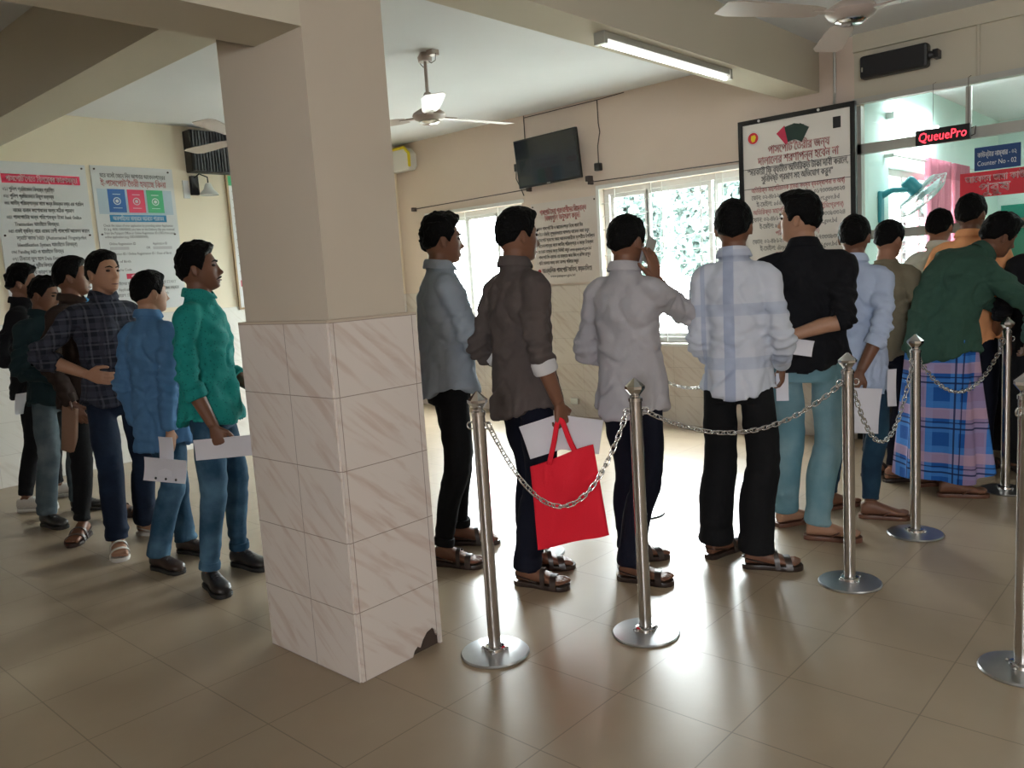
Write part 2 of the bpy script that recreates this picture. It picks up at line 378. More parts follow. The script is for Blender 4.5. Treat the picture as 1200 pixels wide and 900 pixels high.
for yy in (7.75, 8.25, 8.75, 9.6, 10.59): f.box(-2.55, -2.45, yy, yy + .06, 1.10, 2.07)
f.build('window_frame', 'winwhite', w3); MB().box(-2.503, -2.497, 7.81, 10.59, 1.10, 2.07).build('pane', 'glass', w3)
g = MB()
for z in np.arange(1.15, 2.07, .11): g.tube([(-2.43, 7.76, z), (-2.43, 10.6, z)], .004, 6)
g.build('security_grille', 'winwhite', w3)
# counter partition
cp = bpy.data.objects.new('window_4', None); COL.objects.link(cp); cp['kind'] = 'structure'
f = MB().box(BX0, RX, 6.24, 6.30, 2.10, 2.17).box(BX0, RX, 6.24, 6.30, 1.485, 1.55).box(BX0, BX0 + .03, 6.24, 6.30, 1.02, 2.44)
for x in (-1.43, -.15, 1.1, 2.3): f.box(x - .016, x + .016, 6.25, 6.29, 2.17, 2.44)
for x in (-.72, .35, 1.4, 2.4): f.box(x - .02, x + .02, 6.25, 6.29, 1.02, 2.10)
f.box(BX0, RX, 6.24, 6.30, 1.0, 1.05)
f.build('window_frame', 'alum', cp)
MB().box(BX0 + .03, RX, 6.266, 6.272, 2.17, 2.46).build('pane', 'glass', cp)
MB().box(BX0 + .03, RX, 6.266, 6.272, 1.55, 2.10).build('pane', 'glass', cp)
MB().box(BX0 + .03, RX, 6.266, 6.272, 1.28, 1.485).build('pane', 'glass', cp)
MB().box(-1.33, .9, 6.75, 6.78, 1.20, 1.66).build('privacy_panel', 'greenpanel', cp)
ct = thing('service_counter', 'long black granite service counter below the glazed partition', 'counter', (0, 0, 0))
MB().box(BX0, RX - .01, 6.12, 6.75, .94, .985).build('counter_top', 'granite', ct, bevel=.006)
MB().box(BX0, RX - .01, 6.2, 6.4, .0, .94).build('counter_front', 'granite', ct)

# ------------------------------------------------------------------ outside
tag(MB().box(-30, 20, 12.3, 40, -.25, -.15).box(-30, -7.5, -5, 12.3, -.25, -.15).box(-7.4, -2.7, 6.5, 12.3, -.25, -.15).build('ground', mat('pale paving', (.55, .55, .50), .9)), kind='structure')
rnd = random.Random(5)
def tree(x, y, h, rad, label, n=9000):
    t = thing('tree', label, 'tree', (x, y, -.15), group='trees outside the windows')
    MB().tube([(0, 0, 0), (.05, 0, h * .3), (0, .05, h * .65)], [.12, .09, .05], 10).build('trunk', 'bark', t, smooth=True)
    m = MB()
    for k in range(n):
        u = Vector((rnd.gauss(0, 1), rnd.gauss(0, 1), rnd.gauss(0, 1))).normalized() * rad * rnd.uniform(.45, 1)
        c = Vector((u.x, u.y, h * .55 + u.z * h * .46 / rad * .9)); a = Vector((rnd.gauss(0, 1), rnd.gauss(0, 1), rnd.gauss(0, 1))).normalized(); b = a.orthogonal().normalized(); s = rnd.uniform(.08, .17)
        m.add([c - a * s, c + b * s * .45, c + a * s, c - b * s * .45], [(0, 1, 2, 3)])
    m.build('crown', 'leaf', t)
for i, (x, y, h, rr) in enumerate([(-11.3, 16.0, 4.1, 1.4), (-8.3, 16.6, 4.6, 1.45), (-5.2, 16.5, 3.9, 1.4)]):
    tree(x, y, h, rr, 'green leafy tree seen through the barred windows')

# ------------------------------------------------------------------ fans, lamps
def ceiling_fan(label, loc, ang, zb=2.50):
    t = thing('ceiling_fan', label, 'ceiling fan', (loc[0], loc[1], CZ)); d = zb - CZ
    MB().lathe((0, 0, -.06), [(.0, 0), (.045, 0), (.05, .03), (.03, .06), (0, .06)]).build('canopy', 'fanwhite', t, smooth=40)
    MB().tube([(0, 0, 0), (0, 0, d + .1)], .012, 12).lathe((0, 0, d + .06), [(0, 0), (.028, 0), (.03, .08), (.022, .1), (0, .1)], 16).build('down_rod', 'fanwhite', t, smooth=40)
    MB().lathe((0, 0, d - .035), [(0, 0), (.06, .004), (.10, .02), (.115, .042), (.105, .062), (.06, .088), (.03, .098), (0, .1)], 40).build('motor_housing', 'fanwhite', t, smooth=50)
    MB().lathe((0, 0, d - .05), [(0, 0), (.05, .002), (.07, .014), (.07, .02), (0, .02)], 32).build('bottom_cap', 'chrome', t, smooth=50)
    for k in range(3):
        a = ang + k * 2 * PI / 3; m = MB(); rm = Matrix.Rotation(a, 4, 'Z')
        for (x0, x1, w0, w1) in ((.17, .70, .055, .078),):
            rs = []
            for i in range(9):
                q = i / 8; x = x0 + (x1 - x0) * q; ww = (w0 + (w1 - w0) * q) * (1 if i < 8 else .7) * (1 if i else .75); tw = .12
                z = d - .0
                rs.append([rm @ Vector(p) for p in ((x, -ww, z - ww * tw - .003), (x, ww, z + ww * tw - .003), (x, ww, z + ww * tw + .0), (x, -ww, z - ww * tw + .0))])
            m.rings(rs)
        b = m.build('fan_blade', 'fanwhite', t, smooth=30)
        MB().box(.09, .22, -.02, .02, d - .004, d + .006, rm).build('blade_arm', 'fanwhite', b)
    return t
f1 = ceiling_fan('cream ceiling fan in the middle bay right of the square pillar', (-4.2, 3.95), R(200))
MB().box(.05, .11, -.03, .03, -.035, 0).build('wiring_box', 'fanwhite', f1)
MB().tube([(.02, 0, -.05), (.05, .01, -.075), (.1, 0, -.07), (.12, -.01, -.03)], .003, 6).tube([(-.02, 0, -.09), (-.05, .0, -.06), (-.03, 0, -.01)], .003, 6).build('wire', 'wire', f1)
ceiling_fan('ceiling fan right of the long beam near the top right corner', (-1.43, 4.09), R(240))
ceiling_fan('ceiling fan mostly hidden behind the pillar with a blade before the ribbed box', (-5.42, 3.28), R(186))
t = thing('tube_light', 'lit white fluorescent tube on grey batten under the long beam', 'light', (-2.485, 4.24, 2.58))
MB().box(-.028, .028, -.68, .68, -.035, 0).box(-.034, .034, -.69, -.66, -.062, 0).box(-.034, .034, .66, .69, -.062, 0).build('batten', 'alum', t, bevel=.003)
MB().tube([(0, -.66, -.052), (0, .66, -.052)], .014, 14).build('tube', 'tube', t, smooth=40)
t = thing('tube_light', 'glowing tube on the wall inside the counter room', 'light', (-2.4, 8.38, 2.56))
MB().box(0.0, .035, -.66, .66, -.02, .03).box(.0, .07, -.69, -.65, -.03, .03).box(0, .07, .65, .69, -.03, .03).build('batten', 'white', t)
MB().tube([(.055, -.65, 0), (.055, .65, 0)], .018, 14).build('tube', 'tube2', t, smooth=40)
l = area('counter_tube_glow', (-2.28, 8.38, 2.56), (0, R(60), 0), .1, 1.3, 22, (.9, 1, .98)); 
# wall fan in the counter room
t = thing('wall_fan', 'teal wall fan with round wire cage inside the counter room', 'fan', (-2.4, 7.5, 1.78))
MB().box(0, .03, -.045, .045, -.14, .13).build('wall_bracket', 'teal', t, bevel=.01)
MB().tube([(.02, 0, .09), (.1, .03, .13), (.2, .1, .125)], [.03, .024, .022], 12).build('arm', 'teal', t, smooth=60)
nrm = Vector((.50, .30, -.62)).normalized(); hub = Vector((.29, .18, .07)); 
MB().lathe(hub - nrm * .19, [(0, 0), (.05, .005), (.062, .03), (.062, .13), (.03, .16), (0, .16)], 24, nrm).build('motor', 'teal', t, smooth=40)
gm = MB(); U = nrm.orthogonal().normalized(); V = nrm.cross(U); RF = .25
for k in range(36):
    a = 2 * PI * k / 36; d = U * math.cos(a) + V * math.sin(a)
    gm.tube([hub - nrm * .05 + d * .03, hub - nrm * .055 + d * RF * .7, hub + d * RF, hub + nrm * .05 + d * RF * .75, hub + nrm * .065 + d * .03], .0024, 5)
for r_, z_ in ((RF, 0), (RF * .72, .052), (RF * .4, .062), (RF * .72, -.055)):
    gm.tube([hub + nrm * z_ + (U * math.cos(a) + V * math.sin(a)) * r_ for a in np.linspace(0, 2 * PI, 40, endpoint=False)], .003 if z_ == 0 else .002, 6, closed=True)
gm.build('wire_cage', mat('grey fan cage', (.42, .50, .50), .35), t)
bl = MB()
for k in range(3):
    a0 = 2 * PI * k / 3; rs = []
    for i in range(6):
        q = i / 5; r_ = .035 + .175 * q; sp = .25 + .35 * math.sin(PI * min(1, q * .8 + .1))
        pa = U * math.cos(a0 - sp) + V * math.sin(a0 - sp); pb = U * math.cos(a0 + sp) + V * math.sin(a0 + sp)
        rs.append([hub + pa * r_ - nrm * .012, hub + pb * r_ + nrm * .012, hub + pb * r_ + nrm * .015, hub + pa * r_ - nrm * .009])
    bl.rings(rs)
bl.lathe(hub - nrm * .02, [(0, 0), (.035, 0), (.035, .04), (0, .05)], 20, nrm)
bl.build('blades', mat('pale grey blades', (.45, .55, .56), .35), t, smooth=30)
# curtains
tag(MB().tube([(-2.33, 7.62, 2.215), (-2.33, 10.55, 2.235)], .009, 10).box(-2.4, -2.32, 7.63, 7.65, 2.20, 2.23).box(-2.4, -2.32, 10.5, 10.52, 2.22, 2.25).build('curtain_rod', 'alum'), 'thin metal curtain rod above the counter room window', 'curtain rod')
for i, (y0, y1, lb) in enumerate(((8.62, 9.42, 'pink curtain gathered nearer the wall fan in the counter room'), (9.50, 10.15, 'pink curtain gathered farther along the rod in the counter room'))):
    t = thing('curtain', lb, 'curtain', (-2.33, (y0 + y1) / 2, 0), group='pink curtains in the counter room')
    for nm, mt, za, zb in (('heading', 'pinkd', 2.08, 2.25), ('drape', 'pink', .95, 2.08)):
        rs = []
        for i2 in range(2 if nm == 'heading' else 8):
            z = za + (zb - za) * i2 / (1 if nm == 'heading' else 7); o_ = []; N = 60
            for k in range(N + 1):
                yy = (y0 - y1) / 2 + (y1 - y0) * k / N; o_.append((.035 * math.sin(k * .95) + .01, yy, z))
            rs.append(o_ + [(p[0] - .006, p[1], p[2]) for p in o_[::-1]])
        MB().rings(rs).build(nm, mt, t, smooth=60)

# ------------------------------------------------------------------ wall things
t = thing('television', 'black flat television mounted on the back wall between the two windows', 'television', (-4.925, 6.2, 2.455), 0)
tm = Matrix.Translation((0, -.10, 0)) @ Matrix.Rotation(R(5), 4, 'X') @ Matrix.Rotation(R(-1.2), 4, 'Y')
MB().box(-.375, .375, -.02, .02, -.225, .225, tm).build('casing', 'black', t, bevel=.006)
MB().box(-.362, .362, -.0225, -.0205, -.205, .212, tm).build('screen', 'screen', t)
MB().box(-.02, .02, -.024, -.0226, -.219, -.211, tm).build('logo_badge', 'alum', t)
MB().box(-.12, .12, -.075, 0, -.1, .1).build('wall_mount', 'black', t)
t['label'] = 'black flat television mounted on the back wall between the two windows'
tag(MB().tube([(-5.26, 6.19, 2.915), (-5.26, 6.19, 2.66)], .005, 6).tube([(-5.26, 6.19, 2.915 - .02), (-4.38, 6.19, 2.90), (-4.1, 6.19, 2.91)], .004, 6).build('cable', 'wire'), 'thin cable running down to the television top', 'cable')
t = thing('power_cable', 'loose cable with black plug hanging right of the television', 'cable', (-4.39, 6.19, 2.9))
MB().tube([(0, 0, 0), (.005, -.004, -.2), (.02, -.008, -.28), (-.01, -.008, -.40), (-.01, -.008, -.55)], .005, 6).build('cord', 'wire', t)
MB().box(-.035, .025, -.05, .005, -.62, -.55).build('plug', 'black', t, bevel=.008)
tag(MB().box(-5.37, -5.33, 6.13, 6.2, 2.40, 2.47).tube([(-5.36, 6.15, 2.41), (-5.36, 6.14, 2.33), (-5.31, 6.14, 2.24), (-5.29, 6.16, 2.16)], .005, 6).build('plug', 'black'), 'black plug and lead at the left edge of the television', 'plug')
tag(MB().box(-4.53, -4.48, 6.14, 6.2, 2.20, 2.25).build('wall_hook', 'wire', bevel=.005), 'small brown wall bracket under the right corner of the television', 'bracket')
for x0, x1, z0, z1, lb in ((-6.93, -5.22, 2.195, 2.215, 'thin curtain wire over the left back window'), (-4.50, -3.0, 2.19, 2.17, 'thin curtain wire over the right back window')):
    t = thing('curtain_wire', lb, 'curtain wire', (x0, 6.2, z0))
    MB().tube([(0, -.05, 0), (x1 - x0, -.05, z1 - z0)], .005, 8).build('wire', 'wire', t)
    for x in (0.01, x1 - x0 - .01): MB().box(x - .012, x + .012, -.06, 0, -.02 + (z1 - z0) * (x > .1), .02 + (z1 - z0) * (x > .1)).build('end_bracket', 'wire', t)
t = thing('emergency_light', 'white wall box with bright yellow rim high in the far corner', 'wall box', (-7.0, 6.2, 2.74))
oc = [(-.19, -.12), (.13, -.12), (.16, -.08), (.16, .05), (.09, .12), (-.19, .12)]
MB().poly([(x, -.11, z) for x, z in oc], (0, 1, 0), .11).build('box_body', 'white', t, bevel=.01)
rm_ = MB()
for a, b in zip(oc[2:5], oc[3:6]): rm_.tube([(a[0], -.115, a[1]), (b[0], -.115, b[1])], .016, 8, roundcap=True)
rm_.build('rim', 'yellow', t)
t = thing('wall_duct', 'dark ribbed metal box high on the left wall by the ceiling', 'box', (LWX, 4.15, 2.69))
MB().box(0, .13, -.44, .45, -.185, .185).build('box_body', 'black', t, bevel=.01)
rb = MB()
for k in range(30): rb.box(.13, .142, -.42 + k * .029, -.405 + k * .029, -.175, .175)
rb.build('ribs', 'ribbed', t)
t = thing('wall_lamp', 'grey bell shaped lamp on a black bracket under the ribbed box', 'lamp', (LWX, 3.78, 2.40))
MB().box(0, .04, -.05, .02, -.09, .08).tube([(.03, -.02, .06), (.10, .0, .09), (.13, .06, .06), (.13, .06, .0)], .007, 8).build('bracket', 'black', t, bevel=.004)
MB().lathe((.13, .06, -.10), [(0, .01), (.06, .012), (.085, 0), (.075, .02), (.045, .05), (.03, .09), (.022, .105), (0, .11)], 28).build('lamp_shade', 'glasswhite', t, smooth=40)
tag(MB().box(LWX, LWX + .01, 3.66, 3.72, 2.28, 2.44).build('switch_plate', 'offwhite', bevel=.003), 'pale wall plate left of the bell shaped lamp', 'switch')
# column speaker
t = thing('speaker', 'black column loudspeaker lying sideways high above the counter glass', 'speaker', (-1.84, 6.2, 2.665))
MB().box(-.235, .205, -.12, -.03, -.075, .08).build('cabinet', 'black', t, bevel=.02)
MB().box(-.225, .185, -.124, -.1205, -.062, .066).build('grille', mat('speaker cloth', (.02, .02, .022), .9), t)
MB().box(-.218, -.208, -.127, -.1245, -.03, .0).build('badge', 'chrome', t)
MB().tube([(.19, -.075, 0), (.235, -.075, .0)], [.03, .02], 12).box(.225, .26, -.09, 0, -.025, .03).build('mounting_bracket', 'black', t, bevel=.004)
# LED display
t = thing('led_display', 'black led display with red scrolling letters hanging before the glass', 'led sign', (-1.545, 6.10, 2.13))
MB().box(-.165, .165, -.02, .02, -.05, .05).build('casing', 'black', t, bevel=.004)
tx = MB(); text(tx, 'QueuePro', .085, (.0, -.0215, -.028), (1, 0, .0), (.10, 0, 1), width=.29, off=.001)
textobj(tx, 'lettering', 'led', t)
MB().tube([(.165, .01, .02), (.19, .02, .03), (.185, .02, -.02), (.165, .01, -.03)], .004, 6).build('lead', 'wire', t)
for x, r_ in ((.15, .002), (-.06, .0012)): MB().tube([(x, 0, .05), (x, 0, .34), (x, .066, .36)], r_, 6).build('hanger', 'wire', t)
tag(MB().tube([(-2.285, 6.19, 2.92), (-2.285, 6.19, 2.55), (-2.28, 6.16, 2.47)], .011, 8).build('conduit', 'alum'), 'grey conduit pipe at the end of the long beam', 'pipe')
tag(MB().tube([(-1.36, 6.19, 2.80), (-1.36, 6.19, 2.48)], .012, 8).build('conduit', 'beam'), 'cream conduit pipe right of the black column speaker', 'pipe')
tag(MB().box(-4.86, -4.77, 6.165, 6.188, .12, .18).build('wall_socket', 'alum', bevel=.004), 'grey socket low on the tiled back wall', 'socket')

VOW = 'িেৈ'; HS = '্'
def bn(s):
    s = s.replace('\u09cb', '\u09c7\u09be').replace('\u09cc', '\u09c7\u09d7'); out = []
    k = 0; t_ = []
    while k < len(s):      # the r-stroke stands over the consonant that follows it
        if s[k] == 'র' and k + 2 < len(s) and s[k + 1] == HS: t_ += [s[k + 2], '\u0301']; k += 3
        else: t_.append(s[k]); k += 1
    for ch in t_:
        if ch in VOW and out:
            i = len(out) - 1
            if out[i] == '\u0301': i -= 1
            while i > 1 and out[i - 1] == HS: i -= 2
            out.insert(i, ch)
        else: out.append(ch)
    return ''.join(out)
def flatpoly(mb, pts): mb.add(pts, [tuple(range(len(pts)))])
class Sign:
    """board with local frame: u right, v up, n towards the room; origin = top left corner"""
    def __init__(s, name, label, cat, org, u, n, w_, h, m, frame=None, fw=.03, th=.012, group=None):
        s.t = thing(name, label, cat, org, group=group); s.u = Vector(u); s.n = Vector(n); s.v = Vector((0, 0, 1)); s.w, s.h = w_, h
        s.panel('board_panel', m, 0, 0, w_, h, 0, th); s.th = th
        if frame:
            mb = MB()
            for a, b, c, d in ((-fw, -fw, w_ + fw, 0), (-fw, h, w_ + fw, h + fw), (-fw, 0, 0, h), (w_, 0, w_ + fw, h)):
                s._box(mb, a, b, c, d, -.006, th + .012)
            mb.build('frame', frame, s.t)
    def P(s, x, y, z=0.): return s.u * x - s.v * y + s.n * z
    def _box(s, mb, x0, y0, x1, y1, z0, z1):
        ps = [s.P(x, y, z) for x in (x0, x1) for y in (y0, y1) for z in (z0, z1)]
        mb.add(ps, [(0, 1, 3, 2), (4, 6, 7, 5), (0, 4, 5, 1), (2, 3, 7, 6), (0, 2, 6, 4), (1, 5, 7, 3)])
    def panel(s, name, m, x0, y0, x1, y1, z0=0, z1=.002):
        mb = MB(); s._box(mb, x0, y0, x1, y1, z0, z1); return mb.build(name, m, s.t)
    def lines(s, name, m, rows, off=.0015):
        for body, size, x, y, al, wd in rows:
            mb = MB(); text(mb, bn(body), size, s.P(x, y, s.th), s.u, s.v, al, wd, off); textobj(mb, name, m, s.t)
    def disc(s, mb, x, y, r, z, n=28, r2=0):
        if r2: 
            ps = [s.P(x + r * math.cos(2 * PI * k / n), y + r * math.sin(2 * PI * k / n), z) for k in range(n)] + [s.P(x + r2 * math.cos(2 * PI * k / n), y + r2 * math.sin(2 * PI * k / n), z) for k in range(n)]
            mb.add(ps, [(k, (k + 1) % n, n + (k + 1) % n, n + k) for k in range(n)])
        else: flatpoly(mb, [s.P(x + r * math.cos(2 * PI * k / n), y + r * math.sin(2 * PI * k / n), z) for k in range(n)])
# big framed notice at the counter
g = Sign('notice_board', 'large black framed notice board with red heading beside the counter glass', 'sign', (-2.985, 6.165, 2.43), (1, 0, 0), (0, -1, 0), .825, 1.22, 'board', frame='black', fw=.035, th=.02)
g.lines('red_lettering', 'redtxt', [('পাসপোর্ট তৈরীর জন্য', .085, .44, .238, 'CENTER', .47), ('দালালের শরণাপন্ন হবেন না', .085, .43, .315, 'CENTER', .62),
    ('অতিরিক্ত মহাপরিচালক (সেবা সদস্য ব্যবস্থাপনা ও অর্থ)', .05, .42, .52, 'CENTER', .72), ('অতিরিক্ত মহাপরিচালক (পাসপোর্ট ও ইমিগ্রেশন)', .05, .42, .69, 'CENTER', .70), ('পরিচালক (প্রশাসন)', .05, .42, .86, 'CENTER', .34), ('সহকারী পরিচালক', .05, .42, 1.02, 'CENTER', .34)])
g.lines('black_lettering', 'blktxt', [('“সরকারী ফি ব্যতীত অতিরিক্ত টাকা দাবী করলে,', .065, .42, .385, 'CENTER', .77), ('সুনির্দিষ্ট প্রমাণ সহ অভিযোগ করুন”', .065, .42, .445, 'CENTER', .55),
    ('ফোন: ০২-৪৮১২০৩৪৭৮১ মোবাইল: ০১৭৩৩৩৯৩৩২৩', .05, .42, .575, 'CENTER', .72), ('ই-মেইল: addldgfinance@passport.gov.bd', .05, .42, .63, 'CENTER', .64),
    ('ফোন: ০২-৪৮১২১৩১৫ মোবাইল: ০১৭৩৩৩৯৩৩২৪', .05, .42, .745, 'CENTER', .72), ('ই-মেইল: addldgpassport@passport.gov.bd', .05, .42, .80, 'CENTER', .6),
    ('ফোন: ০২-৪৮১২৩০৪১ মোবাইল: ০১৭৩৩৩৯৩৩২৫', .05, .42, .915, 'CENTER', .72), ('ই-মেইল: dirpassport@passport.gov.bd', .05, .42, .97, 'CENTER', .6)])
for y in (.337, .489): mb = MB(); g._box(mb, 0, y - .002, .825, y + .002, .02, .022); mb.build('rule_line', 'blktxt', g.t)
e = MB(); g.disc(e, .085, .105, .042, .0225); em = textobj(e, 'round_emblem', 'redsign', g.t)
e = MB(); g.disc(e, .085, .105, .052, .0215, r2=.047); textobj(e, 'emblem_ring', 'offwhite', g.t)
e = MB(); flatpoly(e, [g.P(x, y, .0235) for x, y in ((.07, .085), (.10, .08), (.11, .10), (.098, .13), (.078, .135), (.068, .115))]); textobj(e, 'emblem_map', 'yellow', g.t)
def fanpass(x0, y0, a, col, nm, z):
    e = MB(); ca, sa = math.cos(a), math.sin(a); pts = [(-.04, -.115), (.04, -.115), (.04, 0), (-.04, 0)]
    flatpoly(e, [g.P(x0 + p[0] * ca - p[1] * sa, y0 + p[0] * sa + p[1] * ca, z) for p in pts]); textobj(e, nm, col, g.t)
dg_ = mat('dark green print', (.02, .05, .04), .5)
fanpass(.375, .165, R(-38), 'crimson', 'passport_picture', .0215); fanpass(.40, .165, R(-12), dg_, 'passport_picture', .0225); fanpass(.42, .165, R(14), dg_, 'passport_picture', .0235); fanpass(.435, .17, R(30), dg_, 'passport_picture', .0245)
e = MB()
g._box(e, .70, .05, .756, .13, .02, .0215); e.build('dark_block', 'blktxt', g.t)
for x in (.14, .60): MB().tube([g.P(x, -.017, .033), g.P(x, -.017, .038)], .010, 12).build('clip', 'white', g.t)
# queue rules poster on the back wall
g = Sign('poster', 'pale poster with red heading on the back wall under the television', 'poster', (-5.235, 6.199, 2.07), (1, 0, 0), (0, -1, 0), .79, .78, mat('cream poster', (.60, .54, .50), .55))
g.lines('red_lettering', 'redtxt', [('পাসপোর্ট সেবা প্রত্যাশীদের নিম্নোক্ত', .07, .39, .115, 'CENTER', .56), ('বিষয়গুলি অনুসরণ করুন।', .07, .38, .175, 'CENTER', .42)])
g.lines('black_lettering', 'blktxt', [('• সকল পাসপোর্ট ফি ও আবেদনপত্র নিজে জমা দিন', .045, .05, .26, 'LEFT', .57), ('• লাইনে দাঁড়িয়ে সুশৃঙ্খলভাবে আপনার আবেদন জমা করুন', .045, .05, .315, 'LEFT', .64), ('• পাসপোর্ট গ্রহণের সময় আবেদনকারীকে স্বশরীরে উপস্থিত', .045, .05, .37, 'LEFT', .70), ('• আবেদনপত্রের সাথে জাতীয় পরিচয়পত্র ও জন্ম নিবন্ধন', .045, .05, .425, 'LEFT', .68), ('• যে কোন তথ্যের জন্য ভিজিট করুন www.epassport.gov.bd', .045, .05, .48, 'LEFT', .65), ('• পাসপোর্ট ফি ব্যাংক এর মাধ্যমে জমা দিন ও রশিদ রাখুন', .045, .05, .535, 'LEFT', .64), ('• ছবি তোলার সময় সাদা কাপড় পরিহার করুন', .045, .05, .59, 'LEFT', .5), ('আঞ্চলিক পাসপোর্ট অফিস, ময়মনসিংহ', .062, .10, .67, 'LEFT', .60), ('www.passport.gov.bd', .035, .20, .715, 'LEFT', .3)])
e = MB(); g.disc(e, .065, .655, .022, .0135); textobj(e, 'round_emblem', 'redtxt', g.t)
for x, y in ((.025, .03), (.765, .03), (.025, .75), (.765, .75)): MB().tube([g.P(x, y, .011), g.P(x, y, .018)], .008, 10).build('fixing_screw', 'wire', g.t)
# left wall posters
g = Sign('poster', 'white poster with a red title strip, leftmost on the left wall', 'poster', (LWX + .001, 2.14, 2.525), (0, 1, 0), (1, 0, 0), .69, 1.20, 'offwhite', group='wall posters')
g.panel('title_strip', 'crimson', .06, .095, .635, .165, .012, .014)
g.th = .0145
g.lines('white_lettering', 'whttxt', [('পাসপোর্ট পেতে বিলম্বের কারণসমূহ।', .06, .35, .15, 'CENTER', .52)])
g.th = .012
rows = ['০১। পুলিশ প্রতিবেদন বিলম্বে প্রাপ্তি', '০২। পুলিশ প্রতিবেদনে বিরূপ মন্তব্য', '০৩। জাতীয় পরিচয়পত্রের সাথে জন্ম নিবন্ধন তথ্য এর গরমিল', '      নামের বানান সংশোধনের জন্য সঠিক প্রমাণ', '০৪। পাসপোর্টের জন্য পরিশোধকৃত টাকা Bank Online', '      Transaction যাচাইতে বিলম্ব।', '০৫। একই ব্যক্তি নামে একের বেশী পাসপোর্ট আবেদন করলে', '      স্মার্ট কার্ড NID (Automated Fingerprint', '      Identification System যাচাইতে বিলম্ব)', '০৬। Pending NID ও যাচাইতে বিলম্ব', '০৭। ঠিকানা ভুল হলে Data Entry ভুল তথ্য', '০৮। অফিসের ও ছুটির বিলম্বে প্রাপ্তি কারণ', '০৯। অন্যান্য কারণ সমূহ']
wd = [.37, .36, .58, .45, .55, .32, .60, .52, .44, .38, .46, .44, .3]
g.lines('black_lettering', 'blktxt', [(r_, .04, .06 + (.05 if r_.startswith(' ') else 0) + 0.0 * i, .225 + i * .054, 'LEFT', wd[i]) for i, r_ in enumerate(rows)])
g.panel('footer_strip', 'blueband', .08, 1.08, .62, 1.15, .012, .014)
for x, y in ((.03, .03), (.66, .03), (.03, .57), (.66, .57)): MB().tube([g.P(x, y, .011), g.P(x, y, .018)], .008, 10).build('fixing_screw', 'wire', g.t)
g = Sign('poster', 'white poster with three passport pictures in blue, red and green', 'poster', (LWX + .001, 2.87, 2.53), (0, 1, 0), (1, 0, 0), .70, 1.22, 'offwhite', group='wall posters')
g.lines('dark_lettering', 'blktxt', [('ঘরে বসেই জেনে নিন আপনার আবেদনপত্রের', .05, .35, .095, 'CENTER', .56)])
g.lines('red_lettering', 'redtxt', [('ই-পাসপোর্ট তৈরী হয়েছে কিনা', .07, .35, .165, 'CENTER', .56)])
g.panel('blue_backdrop', mat('light blue print', (.42, .52, .60), .6), .03, .19, .67, .40, .012, .0128)
for k, cn in enumerate(('blue', 'crimson', 'green')):
    x = .115 + k * .165; p = g.panel('passport_picture', cn, x, .19, x + .145, .385, .0128, .0145)
    e = MB(); g.disc(e, x + .072, .29, .032, .0155, r2=.024); g.disc(e, x + .072, .29, .014, .0155); g._box(e, x + .04, .23, x + .105, .236, .0146, .0152); g._box(e, x + .035, .345, x + .11, .350, .0146, .0152)
    q = textobj(e, 'passport_crest', 'offwhite', p)
g.panel('blue_strip', 'blueband', .11, .405, .60, .465, .012, .014); g.th = .0145
g.lines('white_lettering', 'whttxt', [('অনলাইনের মাধ্যমে জানতে পারবেন', .05, .355, .452, 'CENTER', .44)]); g.th = .012
g.lines('black_lettering', 'blktxt', [('Check the status of your application by providing either Application', .03, .05, .505, 'LEFT', .60), ('ID (e.g. 4000-100000000) you have on the Delivery Slip you received', .03, .05, .537, 'LEFT', .61), ('from the Passport Office or Online Registration ID (OID) from your', .03, .05, .569, 'LEFT', .61), ('online application (e.g. OID1000000000).', .03, .05, .601, 'LEFT', .37),
    ('Online Registration ID', .032, .08, .66, 'LEFT', .22), ('Application ID', .032, .45, .66, 'LEFT', .13), ('OR', .03, .39, .695, 'LEFT', .035), ('Application ID / Online Registration ID / Date of Birth', .03, .06, .745, 'LEFT', .55), ('Date of Birth', .03, .08, .81, 'LEFT', .16), ('Captcha Code', .03, .08, .88, 'LEFT', .16)])
g.panel('grey_field', mat('pale grey print', (.50, .50, .52), .6), .08, .675, .24, .70, .012, .0135); g.panel('grey_field', mat('pale grey print', (.50, .50, .52), .6), .45, .675, .62, .70, .012, .0135)
g.panel('red_pill', 'crimson', .19, .905, .47, .95, .012, .014); g.th = .0145
g.lines('white_lettering', 'whttxt', [('এসএমএস এর মাধ্যমে', .035, .33, .937, 'CENTER', .2)]); g.th = .012
g.lines('lower_lettering', 'blktxt', [('মোবাইলের ম্যাসেজ অপশনে গিয়ে লিখুন START', .035, .06, 1.0, 'LEFT', .56), ('EPP Application-ID এবং পাঠিয়ে দিন ১৬৪৪৫ নম্বরে', .035, .06, 1.05, 'LEFT', .58), ('উদাহরণ START EPP 4000-100000000', .035, .06, 1.10, 'LEFT', .48)])
for x, y in ((.03, .03), (.66, .03), (.03, .57), (.66, .57)): MB().tube([g.P(x, y, .011), g.P(x, y, .018)], .008, 10).build('fixing_screw', 'wire', g.t)
g = Sign('poster', 'narrow glimpse of a white poster with wooden edge beside the pillar', 'poster', (LWX, 4.10, 2.50), (0, 1, 0), (1, 0, 0), .72, 1.24, 'offwhite', frame=mat('light wooden strip', (.35, .24, .13), .6), fw=.018, group='wall posters')
g.panel('green_header', 'green', .0, .0, .72, .09, .012, .014)
